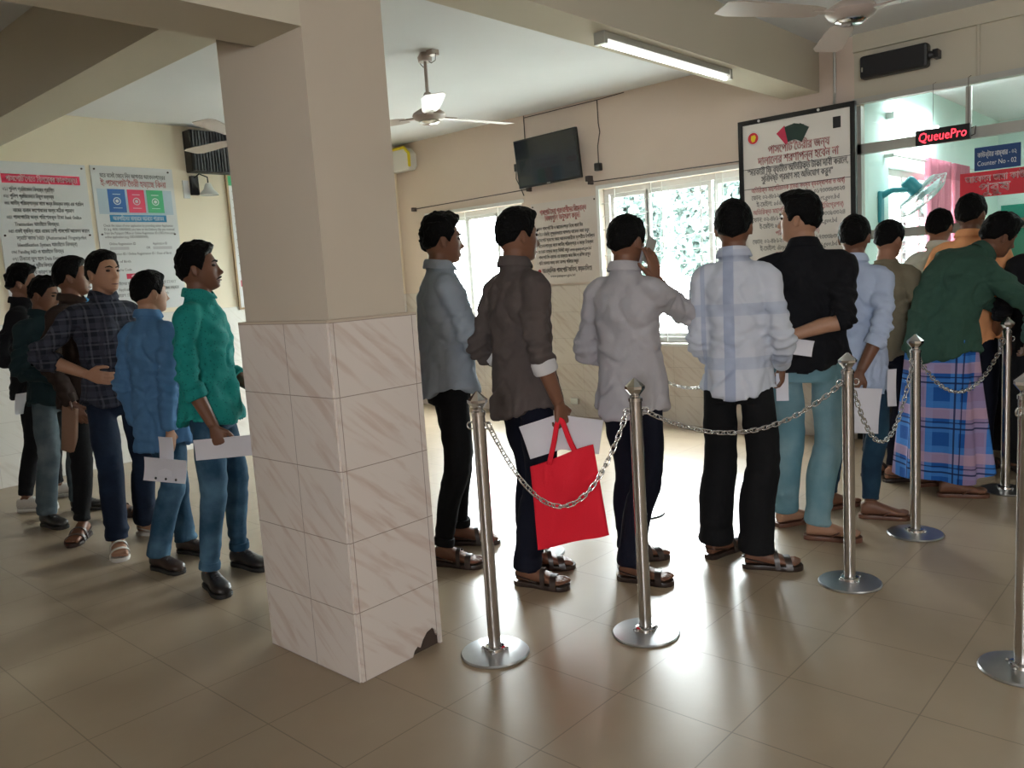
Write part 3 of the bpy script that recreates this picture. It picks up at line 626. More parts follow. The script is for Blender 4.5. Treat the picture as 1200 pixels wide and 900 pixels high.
g.lines('black_lettering', 'blktxt', [('• ' + a, .045, .03, .16 + i * .075, 'LEFT', .6) for i, a in enumerate(['আবেদনপত্র জমাদানের নিয়ম', 'জাতীয় পরিচয়পত্রের কপি', 'জন্ম নিবন্ধন সনদ কপি', 'ব্যাংক জমার রশিদ কপি', 'পেশাগত সনদের কপি', 'পুরাতন পাসপোর্টের কপি', 'ছবি ল্যাব প্রিন্ট', 'আবেদনের সারাংশ কপি', 'ঠিকানার প্রমাণপত্র', 'অনাপত্তি সনদের কপি', 'বিবাহ সনদের কপি'])])
g.panel('red_strip', 'crimson', .03, .98, .6, 1.04, .012, .014)
# counter signs
g = Sign('counter_number_sign', 'dark blue counter number sign fixed to the counter glass', 'sign', (-1.385, 6.238, 2.03), (1, 0, 0), (0, -1, 0), .265, .15, 'bluesign', th=.01)
g.lines('white_lettering', 'whttxt', [('কাউন্টার নাম্বার - ০২', .045, .13, .065, 'CENTER', .225), ('Counter No - 02', .045, .13, .12, 'CENTER', .225)])
g = Sign('counter_sign', 'red sign with large white lettering on the counter glass', 'sign', (-1.47, 6.238, 1.872), (1, 0, 0), (0, -1, 0), .52, .165, 'redsign', th=.012)
g.lines('white_lettering', 'whttxt', [('আবেদন জমা কাউন্টার', .06, .03, .065, 'LEFT', .44), ('পুরুষ', .085, .115, .135, 'LEFT', .18)])

# ------------------------------------------------------------------ stanchions and chains
def stanchion(x, y, label):
    t = thing('stanchion', label, 'stanchion', (x, y, 0), rz=rnd.uniform(0, 1), group='steel queue stanchions')
    MB().lathe((0, 0, 0), [(0, 0), (.126, 0), (.128, .004), (.124, .009), (.05, .016), (.0, .016)], 48).build('base_plate', 'plate', t, smooth=30)
    cb = MB().lathe((0, 0, .016), [(0, 0), (.04, 0), (.038, .01), (.03, .014), (0, .014)], 28)
    for k in range(4): cb.lathe((.045 * math.cos(k * PI / 2 + .5), .045 * math.sin(k * PI / 2 + .5), .014), [(0, 0), (.007, 0), (.007, .008), (.003, .012), (0, .012)], 10)
    cb.build('base_collar', 'chrome', t, smooth=40)
    MB().lathe((0, 0, .02), [(0, 0), (.0235, 0), (.0235, .885), (0, .885)], 28).build('pole', 'steel', t, smooth=40)
    kn = MB().lathe((0, 0, .90), [(0, 0), (.026, 0), (.026, .012), (.018, .018), (.018, .022)], 24)
    kn.rings([[(r_ * math.cos(2 * PI * j / 8), r_ * math.sin(2 * PI * j / 8), .92 + z_) for j in range(8)] for r_, z_ in ((.016, 0), (.037, .026), (.037, .036), (.004, .066))])
    kn.build('knob', 'chrome', t)
    for a in (0.3, 0.3 + PI):
        hk = MB()
        c = Vector((math.cos(a), math.sin(a), 0)) * .034 + Vector((0, 0, .862)); d = Vector((math.cos(a), math.sin(a), 0))
        hk.tube([c + (d * math.cos(q) + Vector((0, 0, 1)) * math.sin(q)) * .013 for q in np.linspace(0, 2 * PI, 14, endpoint=False)], .003, 6, closed=True)
        hk.build('chain_hook', 'chrome', t, smooth=True)
ST = [(-2.03, 2.04), (-1.66, 2.49), (-1.21, 3.38), (-1.17, 4.16), (-.98, 5.17)]
for p, lb in zip(ST, ('steel stanchion nearest the square pillar', 'steel stanchion in front of the man on the phone', 'steel stanchion in front of the man in light blue jeans', 'steel stanchion left of the man in the checked lungi', 'farthest steel stanchion at the counter, right of the lungi')): stanchion(*p, lb)
stanchion(-.50, 2.93, 'steel stanchion cut off by the right edge of the photo')
stanchion(-2.60, 2.86 + .12, 'steel stanchion behind the man with the red bag, only base showing')
stanchion(-2.52, 3.80, 'steel stanchion hidden behind the man on the phone, only base showing')
stanchion(-2.25, 4.75, 'steel stanchion hidden behind the man in the white checked shirt')
LK = None
def chain(a, b, sag, label, z=.862):
    global LK
    a = Vector((*a, z)); b = Vector((*b, z)); d = (b - a); d.z = 0; L = d.length; a = a + d.normalized() * .034; b = b - d.normalized() * .034
    t = thing('chain', label, 'chain', a, group='steel barrier chains')
    n = 200; P_ = [a.lerp(b, i / n) - Vector((0, 0, 1)) * sag * (1 - (2 * i / n - 1) ** 2) for i in range(n + 1)]
    s = [0]
    for i in range(n): s.append(s[-1] + (P_[i + 1] - P_[i]).length)
    pitch = .0265; N = int(s[-1] / pitch)
    if LK is None:
        mb = MB(); mb.tube([(x, y, 0) for x, y in [(.0105 + .0085 * math.sin(q), .0085 * math.cos(q)) for q in np.linspace(0, PI, 7)] + [(-.0105 - .0085 * math.sin(q), -.0085 * math.cos(q)) for q in np.linspace(0, PI, 7)]], .0027, 7, closed=True, upv=(0, 0, 1))
        LK = mb.mesh('link'); LK.materials.append(M['chrome']); LK.shade_smooth()
    for k in range(N):
        q = (k + .5) * s[-1] / N; i = min(n - 1, int(np.searchsorted(s, q)) - 1); c = P_[i].lerp(P_[i + 1], (q - s[i]) / (s[i + 1] - s[i])); dd = (P_[i + 1] - P_[i]).normalized()
        side = dd.cross(Vector((0, 0, 1))).normalized(); ang = (PI / 4 if k % 2 else -PI / 4) + .15 * math.sin(k * 1.7); u = (side * math.cos(ang) + dd.cross(side) * math.sin(ang)).normalized()
        o = bpy.data.objects.new('link', LK); COL.objects.link(o); o.parent = t
        w_ = dd.cross(u); o.matrix_local = Matrix(((dd.x, u.x, w_.x, c.x - a.x), (dd.y, u.y, w_.y, c.y - a.y), (dd.z, u.z, w_.z, c.z - a.z), (0, 0, 0, 1)))
for i, (sg, lb) in enumerate(((.33, 'steel chain sagging in front of the red bag'), (.14, 'steel chain sagging across the black trousers'), (.32, 'steel chain sagging in front of the white papers'), (.22, 'steel chain sagging across the checked lungi'))): chain(ST[i], ST[i + 1], sg, lb)
chain((-2.52, 3.80), (-2.25, 4.75), .20, 'bright steel chain below the right back window, behind the queue')

# ------------------------------------------------------------------ people
NT = np.random.RandomState(3).rand(32, 32, 32)
def vnoise(p):
    p = np.asarray(p); i = np.floor(p).astype(int); f_ = p - i; f_ = f_ * f_ * (3 - 2 * f_); o = 0
    for dx in (0, 1):
        for dy in (0, 1):
            for dz in (0, 1):
                ww = (f_[:, 0] if dx else 1 - f_[:, 0]) * (f_[:, 1] if dy else 1 - f_[:, 1]) * (f_[:, 2] if dz else 1 - f_[:, 2])
                o = o + ww * NT[(i[:, 0] + dx) % 32, (i[:, 1] + dy) % 32, (i[:, 2] + dz) % 32]
    return o * 2 - 1
def sstep(a, b, x):
    t = np.clip((x - a) / (b - a), 0, 1); return t * t * (3 - 2 * t)
def solid(mb, name, voxel, smooth=2, deform=None, factor=.6):
    me = mb.mesh('work'); o = bpy.data.objects.new('work', me); COL.objects.link(o)
    r = o.modifiers.new('r', 'REMESH'); r.mode = 'VOXEL'; r.voxel_size = voxel; r.adaptivity = 0
    if smooth: s = o.modifiers.new('s', 'SMOOTH'); s.factor = factor; s.iterations = smooth
    dg = bpy.context.evaluated_depsgraph_get(); out = bpy.data.meshes.new_from_object(o.evaluated_get(dg)); out.name = name
    bpy.data.objects.remove(o); bpy.data.meshes.remove(me)
    if deform:
        n = len(out.vertices); co = np.empty(n * 3); out.vertices.foreach_get('co', co); co = co.reshape(-1, 3)
        no = np.empty(n * 3); out.vertices.foreach_get('normal', no); no = no.reshape(-1, 3)
        out.vertices.foreach_set('co', deform(co, no).ravel()); out.update()
    out.shade_smooth(); return out
def ring(c, u, v, ru, rv, n=28, p=2.3):
    o = []
    for j in range(n):
        a = 2 * PI * j / n; ca, sa = math.cos(a), math.sin(a)
        o.append(c + u * (ru * math.copysign(abs(ca) ** (2 / p), ca)) + v * (rv * math.copysign(abs(sa) ** (2 / p), sa)))
    return o
def curve(pts, rad, n):
    """catmull-rom resample of joints and radii"""
    P_ = [Vector(p) for p in pts]; out = []; ro = []
    m = len(P_)
    for i in range(m - 1):
        p0 = P_[i - 1] if i else P_[0] * 2 - P_[1]; p1, p2 = P_[i], P_[i + 1]; p3 = P_[i + 2] if i + 2 < m else P_[-1] * 2 - P_[-2]
        for k in range(n + (i == m - 2)):
            t = k / n
            out.append(.5 * ((2 * p1) + (p2 - p0) * t + (2 * p0 - 5 * p1 + 4 * p2 - p3) * t * t + (3 * p1 - p0 - 3 * p2 + p3) * t ** 3)); ro.append(rad[i] * (1 - t) + rad[i + 1] * t)
    return out, ro
def ik(a, b, l1, l2, pole):
    a, b = Vector(a), Vector(b); d = b - a; L = d.length
    if L > (l1 + l2) * .995: b = a + d * ((l1 + l2) * .995 / L); d = b - a; L = d.length
    x = (L * L + l1 * l1 - l2 * l2) / (2 * L); h = math.sqrt(max(0, l1 * l1 - x * x)); dn = d.normalized(); pp = Vector(pole); pp = (pp - dn * pp.dot(dn)).normalized()
    return a + dn * x + pp * h, b
def headpts(d, feat=True, slim=1.):
    x, y, z = d[:, 0], d[:, 1], d[:, 2]
    t = np.clip(-z, 0, 1)
    X = x * .0745 * (1 - .20 * t ** 1.6) * slim; Y = np.where(y > 0, y * .090, y * .100); Z = z * np.where(z > 0, .112, .117)
    Y = Y + .030 * t ** 1.7
    X = X * (1 + .05 * np.clip(z, 0, 1) * (1 - np.clip(z, 0, 1)) * 4 * (y < .3))
    # fuller chin and jaw
    Y = Y + np.where(y > 0, .016 * np.exp(-((Z + .095) / .022) ** 2) * np.clip(y, 0, 1) ** .5, 0)
    if feat:
        fr = np.clip(y * 3, 0, 1); ax = np.abs(X); g = lambda a, s: np.exp(-(a / s) ** 2)
        dy = .026 * g(X, .0095) * g(Z + .030, .013) + .012 * g(ax - .011, .007) * g(Z + .036, .008) + .013 * g(X, .008) * g(Z + .008, .018)
        dy += -.0085 * g(ax - .031, .014) * g(Z - .010, .010) + .0045 * g(ax - .028, .022) * g(Z - .030, .008)
        dy += .008 * g(X, .019) * g(Z + .060, .005) + .0085 * g(X, .017) * g(Z + .073, .005) - .0035 * g(X, .02) * g(Z + .0665, .003)
        dy += .006 * g(X, .015) * g(Z + .100, .010) - .004 * g(X, .02) * g(Z + .084, .005) + .003 * g(ax - .045, .014) * g(Z + .022, .014)
        Y = Y + dy * fr
    return np.stack([X, Y, Z], 1)
def sphere_dirs(nu, nv):
    d = []
    for i in range(nv):
        th = PI * (.004 + .992 * i / (nv - 1))
        for j in range(nu): ph = 2 * PI * j / nu; d.append((math.sin(th) * math.cos(ph), math.sin(th) * math.sin(ph), -math.cos(th)))
    fs = [(i * nu + j, i * nu + (j + 1) % nu, (i + 1) * nu + (j + 1) % nu, (i + 1) * nu + j) for i in range(nv - 1) for j in range(nu)]
    fs += [tuple(range(nu))[::-1], tuple((nv - 1) * nu + j for j in range(nu))]
    return np.array(d), fs
def frame(z, x=None):
    z = Vector(z).normalized(); x = Vector(x) if x is not None else Vector((1, 0, 0)); x = (x - z * x.dot(z)).normalized(); return x, z.cross(x), z
def hand(mb, w, d, nrm, thumb, curl, s=1., spread=0., thumbcurl=.5):
    """w wrist, d finger direction, nrm direction the palm faces, thumb = +1/-1 side, curl per joint (rad)"""
    d = Vector(d).normalized(); nrm = Vector(nrm); nrm = (nrm - d * nrm.dot(d)).normalized(); sd = d.cross(nrm) * thumb
    rs = []
    for t, hw, ht in ((-.015, .024, .020), (.0, .025, .019), (.03, .034, .016), (.06, .040, .015), (.082, .039, .012), (.092, .034, .008)):
        rs.append(ring(w + d * t * s, sd, nrm, hw * s, ht * s, 16, 2.6))
    mb.rings(rs)
    if isinstance(curl, (int, float)): curl = [curl] * 4
    for k, (o, L, r_) in enumerate(((.0295, .072, .0092), (.0100, .080, .0095), (-.0095, .074, .0092), (-.0285, .058, .0082))):
        p = w + d * .083 * s + sd * o * s; dd = (d + sd * (o * 2.5 * (1 + spread * 4))).normalized(); pts = [p - dd * .015 * s, p]; c = curl[k]; ang = 0
        for q, f_ in enumerate((.45, .31, .24)):
            ang += c * (.9 if q == 0 else 1.1); e = dd * math.cos(ang) + nrm * math.sin(ang); p = p + e * L * f_ * s; pts.append(p)
        mb.tube(pts, [r_ * s * 1.05, r_ * s, r_ * s * .95, r_ * s * .88, r_ * s * .75], 10, roundcap=True)
    p = w + d * .018 * s + sd * .024 * s; e = (sd * .75 + d * .7 + nrm * .15).normalized(); q1 = p + e * .038 * s
    e2 = (sd * .25 + d * .9 + nrm * (.25 + thumbcurl)).normalized(); q2 = q1 + e2 * .032 * s; e3 = (d * .9 + nrm * (.3 + thumbcurl * 1.6)).normalized(); q3 = q2 + e3 * .025 * s
    mb.tube([p, q1, q2, q3], [.014 * s, .0125 * s, .011 * s, .0085 * s], 10, roundcap=True)
FW = {}
def person(label, feet, heading, top, skin='skin_mid', shirt=None, pants=None, shoe='sandal', shoem='sandaldark', head=(0, 0), lean=0., side=0., twist=0., rh=None, lh=None,
           sleeve='long', hem=.80, belly=0., wid=1., slim=1., leg='straight', hair=None, facial=False, pelvis=(0, 0), collar=True, cuffm=None, lungi=None, rhand=None, lhand=None, rpole=None, lpole=None, name='person', beard=False, tuck=False, hunch=0., facemask=False):
    """feet = ((lx,ly,toe heading deg),(rx,ry,toe heading)) in metres; heading deg; top = standing height"""
    s = top / 1.72; rx_, ry_ = (feet[0][0] + feet[1][0]) / 2, (feet[0][1] + feet[1][1]) / 2
    root = thing('person', label, 'person', (rx_, ry_, 0), R(heading - 90)); FW[name] = root
    inv = Matrix.Rotation(-R(heading - 90), 3, 'Z')
    F = []
    for fx, fy, th in feet:
        p = inv @ Vector((fx - rx_, fy - ry_, 0)); a = R(th - heading + 90); F.append((p / s, Vector((math.cos(a), math.sin(a), 0))))
    sole = .022
    hip_z = .905 - (.01 if (F[0][0] - F[1][0]).length < .35 else .03)
    pc = Vector((pelvis[0], pelvis[1], 0))
    # spine: local z -> point and frame
    ln = R(lean); sdl = R(side); tw = R(twist); hn = R(hunch)
    def spine(z):
        if z <= .95: return pc + Vector((0, 0, z + (hip_z - .905))), Vector((1, 0, 0)), Vector((0, 1, 0)), Vector((0, 0, 1))
        p = pc + Vector((0, 0, .95 + (hip_z - .905))); N = 8; dz = (z - .95) / N
        for k in range(N + 1):
            t = min(1, ((z - .95) * k / N) / .35); sm = t * t * (3 - 2 * t); tt = max(0, ((z - .95) * k / N - .35) / .15)
            A = Matrix.Rotation(-ln * sm - hn * min(1, tt), 3, 'X') @ Matrix.Rotation(sdl * sm, 3, 'Y') @ Matrix.Rotation(tw * sm, 3, 'Z')
            if k < N: p = p + (A @ Vector((0, 0, 1))) * dz
        return p, A @ Vector((1, 0, 0)), A @ Vector((0, 1, 0)), A @ Vector((0, 0, 1))
    def sp(x, y, z):
        p, a, b, c = spine(z); return p + a * x + b * y
    shR, shL = sp(.150 * wid, -.01, 1.376), sp(-.150 * wid, -.01, 1.376)
    up_, fo_ = .292, .258
    rw = Vector(rh) if rh else sp(.212, .04, .865); lw = Vector(lh) if lh else sp(-.212, .04, .865)
    elR, rw = ik(shR, rw, up_, fo_, rpole or (.5, -1, -.1)); elL, lw = ik(shL, lw, up_, fo_, lpole or (-.5, -1, -.1))
    # ---- body
    mb = MB()
    rs = []
    for z, a, b in ((.82, .13, .085), (.92, .145, .095), (1.02, .125, .085), (1.15, .135, .09), (1.28, .14, .095), (1.35, .135, .085), (1.40, .10, .07), (1.45, .062, .06), (1.50, .054, .058)):
        p, u, v, w_ = spine(z); rs.append(ring(p, u, v, a * slim, b * slim, 24))
    mb.rings(rs)
    # head
    npn, nu_, nv_, nw_ = spine(1.50)
    hy, hp = R(head[0]), R(head[1])
    A = Matrix((nu_, nv_, nw_)).transposed() @ Matrix.Rotation(ln * .6 + hn * .5, 3, 'X') @ Matrix.Rotation(hy, 3, 'Z') @ Matrix.Rotation(-hp, 3, 'X')
    neck_top = npn + nw_ * .025
    hc = neck_top + A @ Vector((0, .018, .083)); K = .985
    mb.tube([npn - nw_ * .06, npn, neck_top + (hc - neck_top) * .35, hc - A @ Vector((0, .02, .0))], [.062, .0555, .054, .05], 20)
    d, fs = sphere_dirs(64, 48); hp_ = headpts(d) * K
    An = np.array(A); W_ = hp_ @ An.T + np.array(hc); mb.add([tuple(q) for q in W_], fs)
    for sx in (-1, 1):
        rot = A @ Matrix.Rotation(sx * R(-22), 3, 'Z') @ Matrix.Rotation(R(10), 3, 'X')
        mb.ell(hc + A @ Vector((sx * .0775, -.010, -.008)), (.007, .017, .031), 14, 10, rot); mb.ell(hc + A @ Vector((sx * .082, -.019, -.004)), (.006, .006, .025), 10, 8, rot)
        mb.ell(hc + A @ Vector((sx * .079, -.004, -.032)), (.006, .008, .010), 10, 8, rot)
    # arms + hands
    for sgn, sh, el, wr, hd, slv in ((1, shR, elR, rw, rhand, sleeve), (-1, shL, elL, lw, lhand, sleeve)):
        pts, ra = curve([sp(sgn * .052, 0, 1.420), sh, sh.lerp(el, .5), el, el.lerp(wr, .42), wr], [.034, .043, .042, .038, .038, .0265], 5)
        mb.tube(pts, ra, 16)
        fd = (wr - el).normalized(); hd = hd or {}
        dirv = hd.get('d'); dirv = Vector(dirv) if dirv else fd; nr = Vector(hd.get('n', (-sgn, .0, 0)))
        # thumb side: right hand, fingers down, palm in -> thumb forward
        dn_ = dirv.normalized(); n_ = (nr - dn_ * nr.dot(dn_)).normalized(); th_ = 1 if sgn > 0 else -1
        hand(mb, wr + fd * .012, dirv, nr, th_, hd.get('curl', .35), .97, 0, hd.get('tc', .35))
    # legs + feet
    legs = []
    for i, (fp, fd) in enumerate(F):
        sx = -1 if i == 0 else 1; hipp = pc + Vector((sx * .088 * wid, 0, hip_z)); ank = fp + Vector((0, 0, .085 + sole)) - fd * .04
        LL = (ank - hipp).length * 1.006; kn, ank = ik(hipp, ank, LL * .505, LL * .495, (fd * .7 + Vector((0, .6, 0)))); legs.append((hipp, kn, ank, fd))
        pts, ra = curve([hipp + Vector((0, 0, -.02)), hipp.lerp(kn, .5), kn, kn.lerp(ank, .5) - fd * .012, ank], [.060, .056, .044, .040, .033], 5); mb.tube(pts, ra, 16)
        sdv = Vector((-fd.y, fd.x, 0)) * (-sx); inner = -1
        b0 = ank - Vector((0, 0, .085)); rs = []
        for t, hw, zt, zc in ((-.052, .022, .045, .026), (-.045, .03, .062, .034), (-.02, .033, .085, .042), (.02, .035, .085, .042), (.07, .038, .062, .030), (.12, .043, .040, .020), (.155, .044, .027, .014), (.17, .040, .020, .010)):
            rs.append(ring(b0 + fd * t + Vector((0, 0, zc)), sdv, Vector((0, 0, 1)), hw, zc if zc > .01 else .01, 16, 2.4))
        mb.rings(rs)
        for k, (o, L, r_) in enumerate(() if shoe in ('shoe', 'trainer') else ((-.030, .052, .0125), (-.0105, .050, .0092), (.0065, .044, .0088), (.022, .037, .0083), (.035, .028, .0080))):
            p = b0 + fd * .152 + sdv * (o) + Vector((0, 0, .014)); mb.tube([p - fd * .012, p + fd * L * .4 + Vector((0, 0, .004)), p + fd * (L - r_) + Vector((0, 0, -.003))], [r_, r_, r_ * .95], 10, roundcap=True)
    body = solid(mb, 'body', .0052, 1, factor=.5); bo = link(body, 'body', skin, root, True)
    # ---- eyes, brows
    if facial:
        for sx in (-1, 1):
            e = MB(); c = hc + A @ Vector((sx * .031, .0755, .008)); e.ell(c, (.0125, .0105, .0068), 14, 9, A); eo = e.build('eye', EYE, bo, smooth=True)
            e = MB(); e.tube([hc + A @ Vector((sx * a, b, c_)) for a, b, c_ in ((.012, .0895, .026), (.028, .0875, .032), (.046, .074, .027))], [.0028, .0042, .002], 8, roundcap=True); e.build('eyebrow', 'hair', bo, smooth=True)
        e = MB(); e.tube([hc + A @ Vector((a, b, -.066)) for a, b in ((-.021, .084), (-.01, .0945), (0, .097), (.01, .0945), (.021, .084))], [.002, .0032, .0036, .0032, .002], 8, roundcap=True); e.build('lips', LIP, bo, smooth=True)
    if facial == 2:
        e = MB(); e.tube([hc + A @ Vector((a, b, c_)) for a, b, c_ in ((-.026, .080, -.062), (-.012, .0955, -.052), (0, .099, -.050), (.012, .0955, -.052), (.026, .080, -.062))], [.0015, .003, .0034, .003, .0015], 8, roundcap=True); e.build('moustache', 'hair', bo, smooth=True)
    # ---- hair
    hs = dict(top=.024, side=.011, back=.010, curl=.004, freq=60, quiff=.012, nape=-.070); hs.update(hair or {})
    d, fs = sphere_dirs(96, 72); P0 = headpts(d, False); az = np.arctan2(np.abs(d[:, 0]), d[:, 1]) # 0 front .. pi back
    zb = np.interp(az, [0, .55, .95, 1.12, 1.32, 1.5, 1.72, 2.1, PI], [.070, .066, .052, .02, -.018, -.002, .004, -.045, hs['nape']])
    wz = np.interp(az, [0, 1.0, 1.5, 2.2, PI], [.010, .010, .012, .03, .035])
    mask = sstep(zb, zb + wz, P0[:, 2])
    sidef = np.clip(1 - np.clip(P0[:, 2] / .09, 0, 1), 0, 1); T = hs['top'] * (1 - sidef) + np.where(az > 2.0, hs['back'], hs['side']) * sidef
    T = T + hs['quiff'] * sstep(.0, .075, P0[:, 1]) * sstep(.055, .085, P0[:, 2])
    nz = vnoise(P0 * hs['freq'] + 7) * hs['curl'] + vnoise(P0 * np.array([150, 60, 60]) + 3) * .0015
    off = np.where(mask > .01, T * mask ** .5 + nz * mask, 0) - .012 * (1 - mask)
    nrm_ = P0 / np.linalg.norm(P0, axis=1, keepdims=True); HP = (P0 + nrm_ * off[:, None]) * K
    Wd = HP @ An.T + np.array(hc); hm = MB(); hm.add([tuple(q) for q in Wd], fs); hm.build('hair', 'hair', root, smooth=True)
    if facemask:
        NU, NV = 30, 12; dd_ = []
        for i in range(NV):
            for j in range(NU):
                a_ = R(12 + 156 * j / (NU - 1)); e_ = R(-58 + 46 * i / (NV - 1)); dd_.append((math.cos(e_) * math.cos(a_), math.cos(e_) * math.sin(a_), math.sin(e_)))
        mp_ = headpts(np.array(dd_)) * K; mn_ = mp_ / np.linalg.norm(mp_, axis=1, keepdims=True)
        vi = [tuple(q) for q in (mp_ + mn_ * .005) @ An.T + np.array(hc)] + [tuple(q) for q in (mp_ + mn_ * .008) @ An.T + np.array(hc)]
        fs_ = [(i * NU + j, i * NU + j + 1, (i + 1) * NU + j + 1, (i + 1) * NU + j) for i in range(NV - 1) for j in range(NU - 1)]; o_ = NU * NV
        MB().add(vi, fs_ + [tuple(k + o_ for k in f_) for f_ in fs_]).build('face_mask', 'paper', root, smooth=True)
    # ---- trousers
    ph = R(13)
    if pants:
        mb = MB(); rs = []
        for z, a, b in ((.80, .140, .102), (.84, .140 * wid, .106), (.90, .140 * wid, .106), (.96, .136 * wid, .100), (1.0, .142 * wid, .098)):
            p, u, v, w_ = spine(z); rs.append(ring(p - v * .004, u, v, a * slim, b * slim, 28))
        mb.rings(rs)
        prof = {'slim': (.080, .064, .052, .047), 'straight': (.082, .070, .064, .064), 'wide': (.088, .082, .082, .086)}[leg]
        for hipp, kn, ank, fd in legs:
            lo = ank + Vector((0, 0, -.030 if leg != 'slim' else .0)); mid = kn.lerp(ank, .5) + (-fd) * .012
            pts, ra = curve([hipp + Vector((0, 0, -.02)), hipp.lerp(kn, .5), kn, mid, lo], [prof[0] * .92 * slim, prof[0] * .95 * slim, prof[1] * slim, prof[2] * 1.04 * slim, prof[3]], 5)
            mb.tube(pts, ra, 22)
        def dp(co, no):
            z = co[:, 2]; low = sstep(.30, .10, z); kn_ = np.exp(-((z - .47) / .10) ** 2); th = sstep(.6, .8, z)
            q = co + vnoise(co * 5)[:, None] * .03
            d1 = vnoise(q * np.array([9, 9, 34])) * (.009 * low + .005 * kn_); d2 = vnoise(q * np.array([14, 14, 9]) + 5) * .004 * (1 - th) + vnoise(q * np.array([10, 10, 22]) + 9) * .005 * (1 - th) * sstep(.5, .62, z) - .004 * th
            return co + no * (d1 + d2)[:, None]
        tr = link(solid(mb, 'trousers', .010, 2, dp), 'trousers', pants, root, True)
        if leg == 'slim' and tuck != 'nocuff':
            for hipp, kn, ank, fd in legs:
                dd = (ank - kn).normalized(); mbb = MB(); mbb.tube([ank - dd * .035, ank - dd * .02, ank + dd * .004, ank + dd * .006], [.050, .0535, .053, .046], 20, flat=1.0); mbb.build('turned_up_hem', pants, tr, smooth=60)
    if lungi:
        mb = MB(); f0, f1 = F[0][0], F[1][0]; mc = (f0 + f1) / 2
        N = 64; rs = []
        for i in range(22):
            t = i / 21; z = 1.0 - .87 * t; c = spine(max(z, .9))[0] if z > .9 else pc.lerp(mc, min(1, (1 - z) / .9)) + Vector((0, 0, z)); c = Vector((c.x, c.y, z))
            a = (.168 + .075 * t) * wid; b = .125 + .055 * t; rg = []
            for k in range(N):
                an = 2 * PI * k / N; fold = 1 + (.02 + .085 * t) * math.sin(an * 7 + 1.3 * math.sin(an * 2) + t) * (1 if t > .08 else .4) + .03 * t * math.sin(an * 13 + 1)
                zz = z + (.05 * math.sin(an * 1 + .4) + .02 * math.sin(3 * an)) * t ** 3
                rg.append(Vector((c.x + a * fold * math.cos(an), c.y + b * fold * math.sin(an), zz)))
            rs.append(rg)
        mb.rings(rs, cap=False); mb.rings([[p.lerp(Vector((pc.x, pc.y, p.z)), .04) for p in r_] for r_ in rs][::-1], cap=False)
        mb.build('lungi', lungi, root, smooth=True)
    # ---- shirt
    mb = MB(); rs = []
    hz = hem
    prof = [(hz, .182 + belly * .3, .142 + belly), (hz + .06, .178, .137 + belly), (.95, .169, .127 + belly * 1.1), (1.05, .158, .118 + belly * 1.1), (1.15, .156, .118 + belly * .8), (1.25, .160, .120 + belly * .4), (1.32, .158, .114), (1.365, .148, .104), (1.40, .122, .092), (1.435, .088, .076), (1.455, .070, .068), (1.475, .070, .064), (1.487, .050, .052)]
    prof = sorted([q for q in prof if q[0] >= hz])
    for k, (z, a, b) in enumerate(prof):
        p, u, v, w_ = spine(z); rg = ring(p, u, v, a * slim * (wid if z > 1.1 else (1 + wid) / 2), b * slim, 40, 2.5 if z > 1.2 else 2.2)
        if k == 0 and hz < .9:
            rg = [q + w_ * (.045 * (abs((q - p).dot(u)) / a) ** 2.0) for q in rg]
        rs.append(rg)
    mb.rings(rs)
    frac = {'long': 1.0, 'rolled': .42, 'short': -.40, 'mid': .12, 'three': .7}[sleeve]
    cuffs = []
    for sgn, sh, el, wr in ((1, shR, elR, rw), (-1, shL, elL, lw)):
        neckside = sp(sgn * .052, 0, 1.420)
        if frac > 0:
            end = el.lerp(wr, frac); pts, ra = curve([neckside, sh, sh.lerp(el, .5), el, end] if frac < .5 else [neckside, sh, sh.lerp(el, .5), el, el.lerp(wr, .42), end], [.038, .061 * slim, .058 * slim, .056, .050] if frac < .5 else [.038, .061 * slim, .058 * slim, .056, .052, .043], 5)
            dd = (wr - el).normalized()
        else:
            end = sh.lerp(el, 1 + frac); pts, ra = curve([neckside, sh, sh.lerp(el, .35), end], [.040, .064 * slim, .066 * slim, .068], 5); dd = (el - sh).normalized()
        mb.tube(pts, ra, 22); cuffs.append((end, dd, ra[-1]))
    def ds(co, no):
        z = co[:, 2]; q = co + vnoise(co * 4 + 3)[:, None] * .04
        lowt = sstep(1.25, .95, z); drape = vnoise(q * np.array([14, 14, 4])) * .021 * lowt + vnoise(q * np.array([30, 30, 8]) + 4) * .008 * lowt
        diag = vnoise(np.stack([q[:, 0] * 6 + q[:, 2] * 16, q[:, 1] * 10, q[:, 2] * 9 - np.abs(q[:, 0]) * 10], 1)) * .014 * sstep(.9, 1.15, z) * sstep(1.46, 1.35, z)
        fine = vnoise(q * np.array([22, 22, 30]) + 8) * .006
        arm = 0
        for el, sh, wr in ((np.array(elR), np.array(shR), np.array(rw)), (np.array(elL), np.array(shL), np.array(lw))):
            de = np.linalg.norm(co - el, axis=1); ax_ = (wr - sh) / np.linalg.norm(wr - sh)
            along = (co - sh) @ ax_; near = np.exp(-(de / .13) ** 2)
            arm = arm + near * np.sin(along * 120 + vnoise(co * 14) * 3.0) * .008
        crease = -np.exp(-(vnoise(q * np.array([8, 8, 6]) + 11) / .08) ** 2) * .010 * sstep(1.44, 1.3, z)
        return co + no * np.clip(drape + diag + fine + arm + crease, -.013, .028)[:, None]
    so = link(solid(mb, 'shirt', .0095, 2, ds), 'shirt' if name != 'tee' else 't_shirt', shirt, root, True)
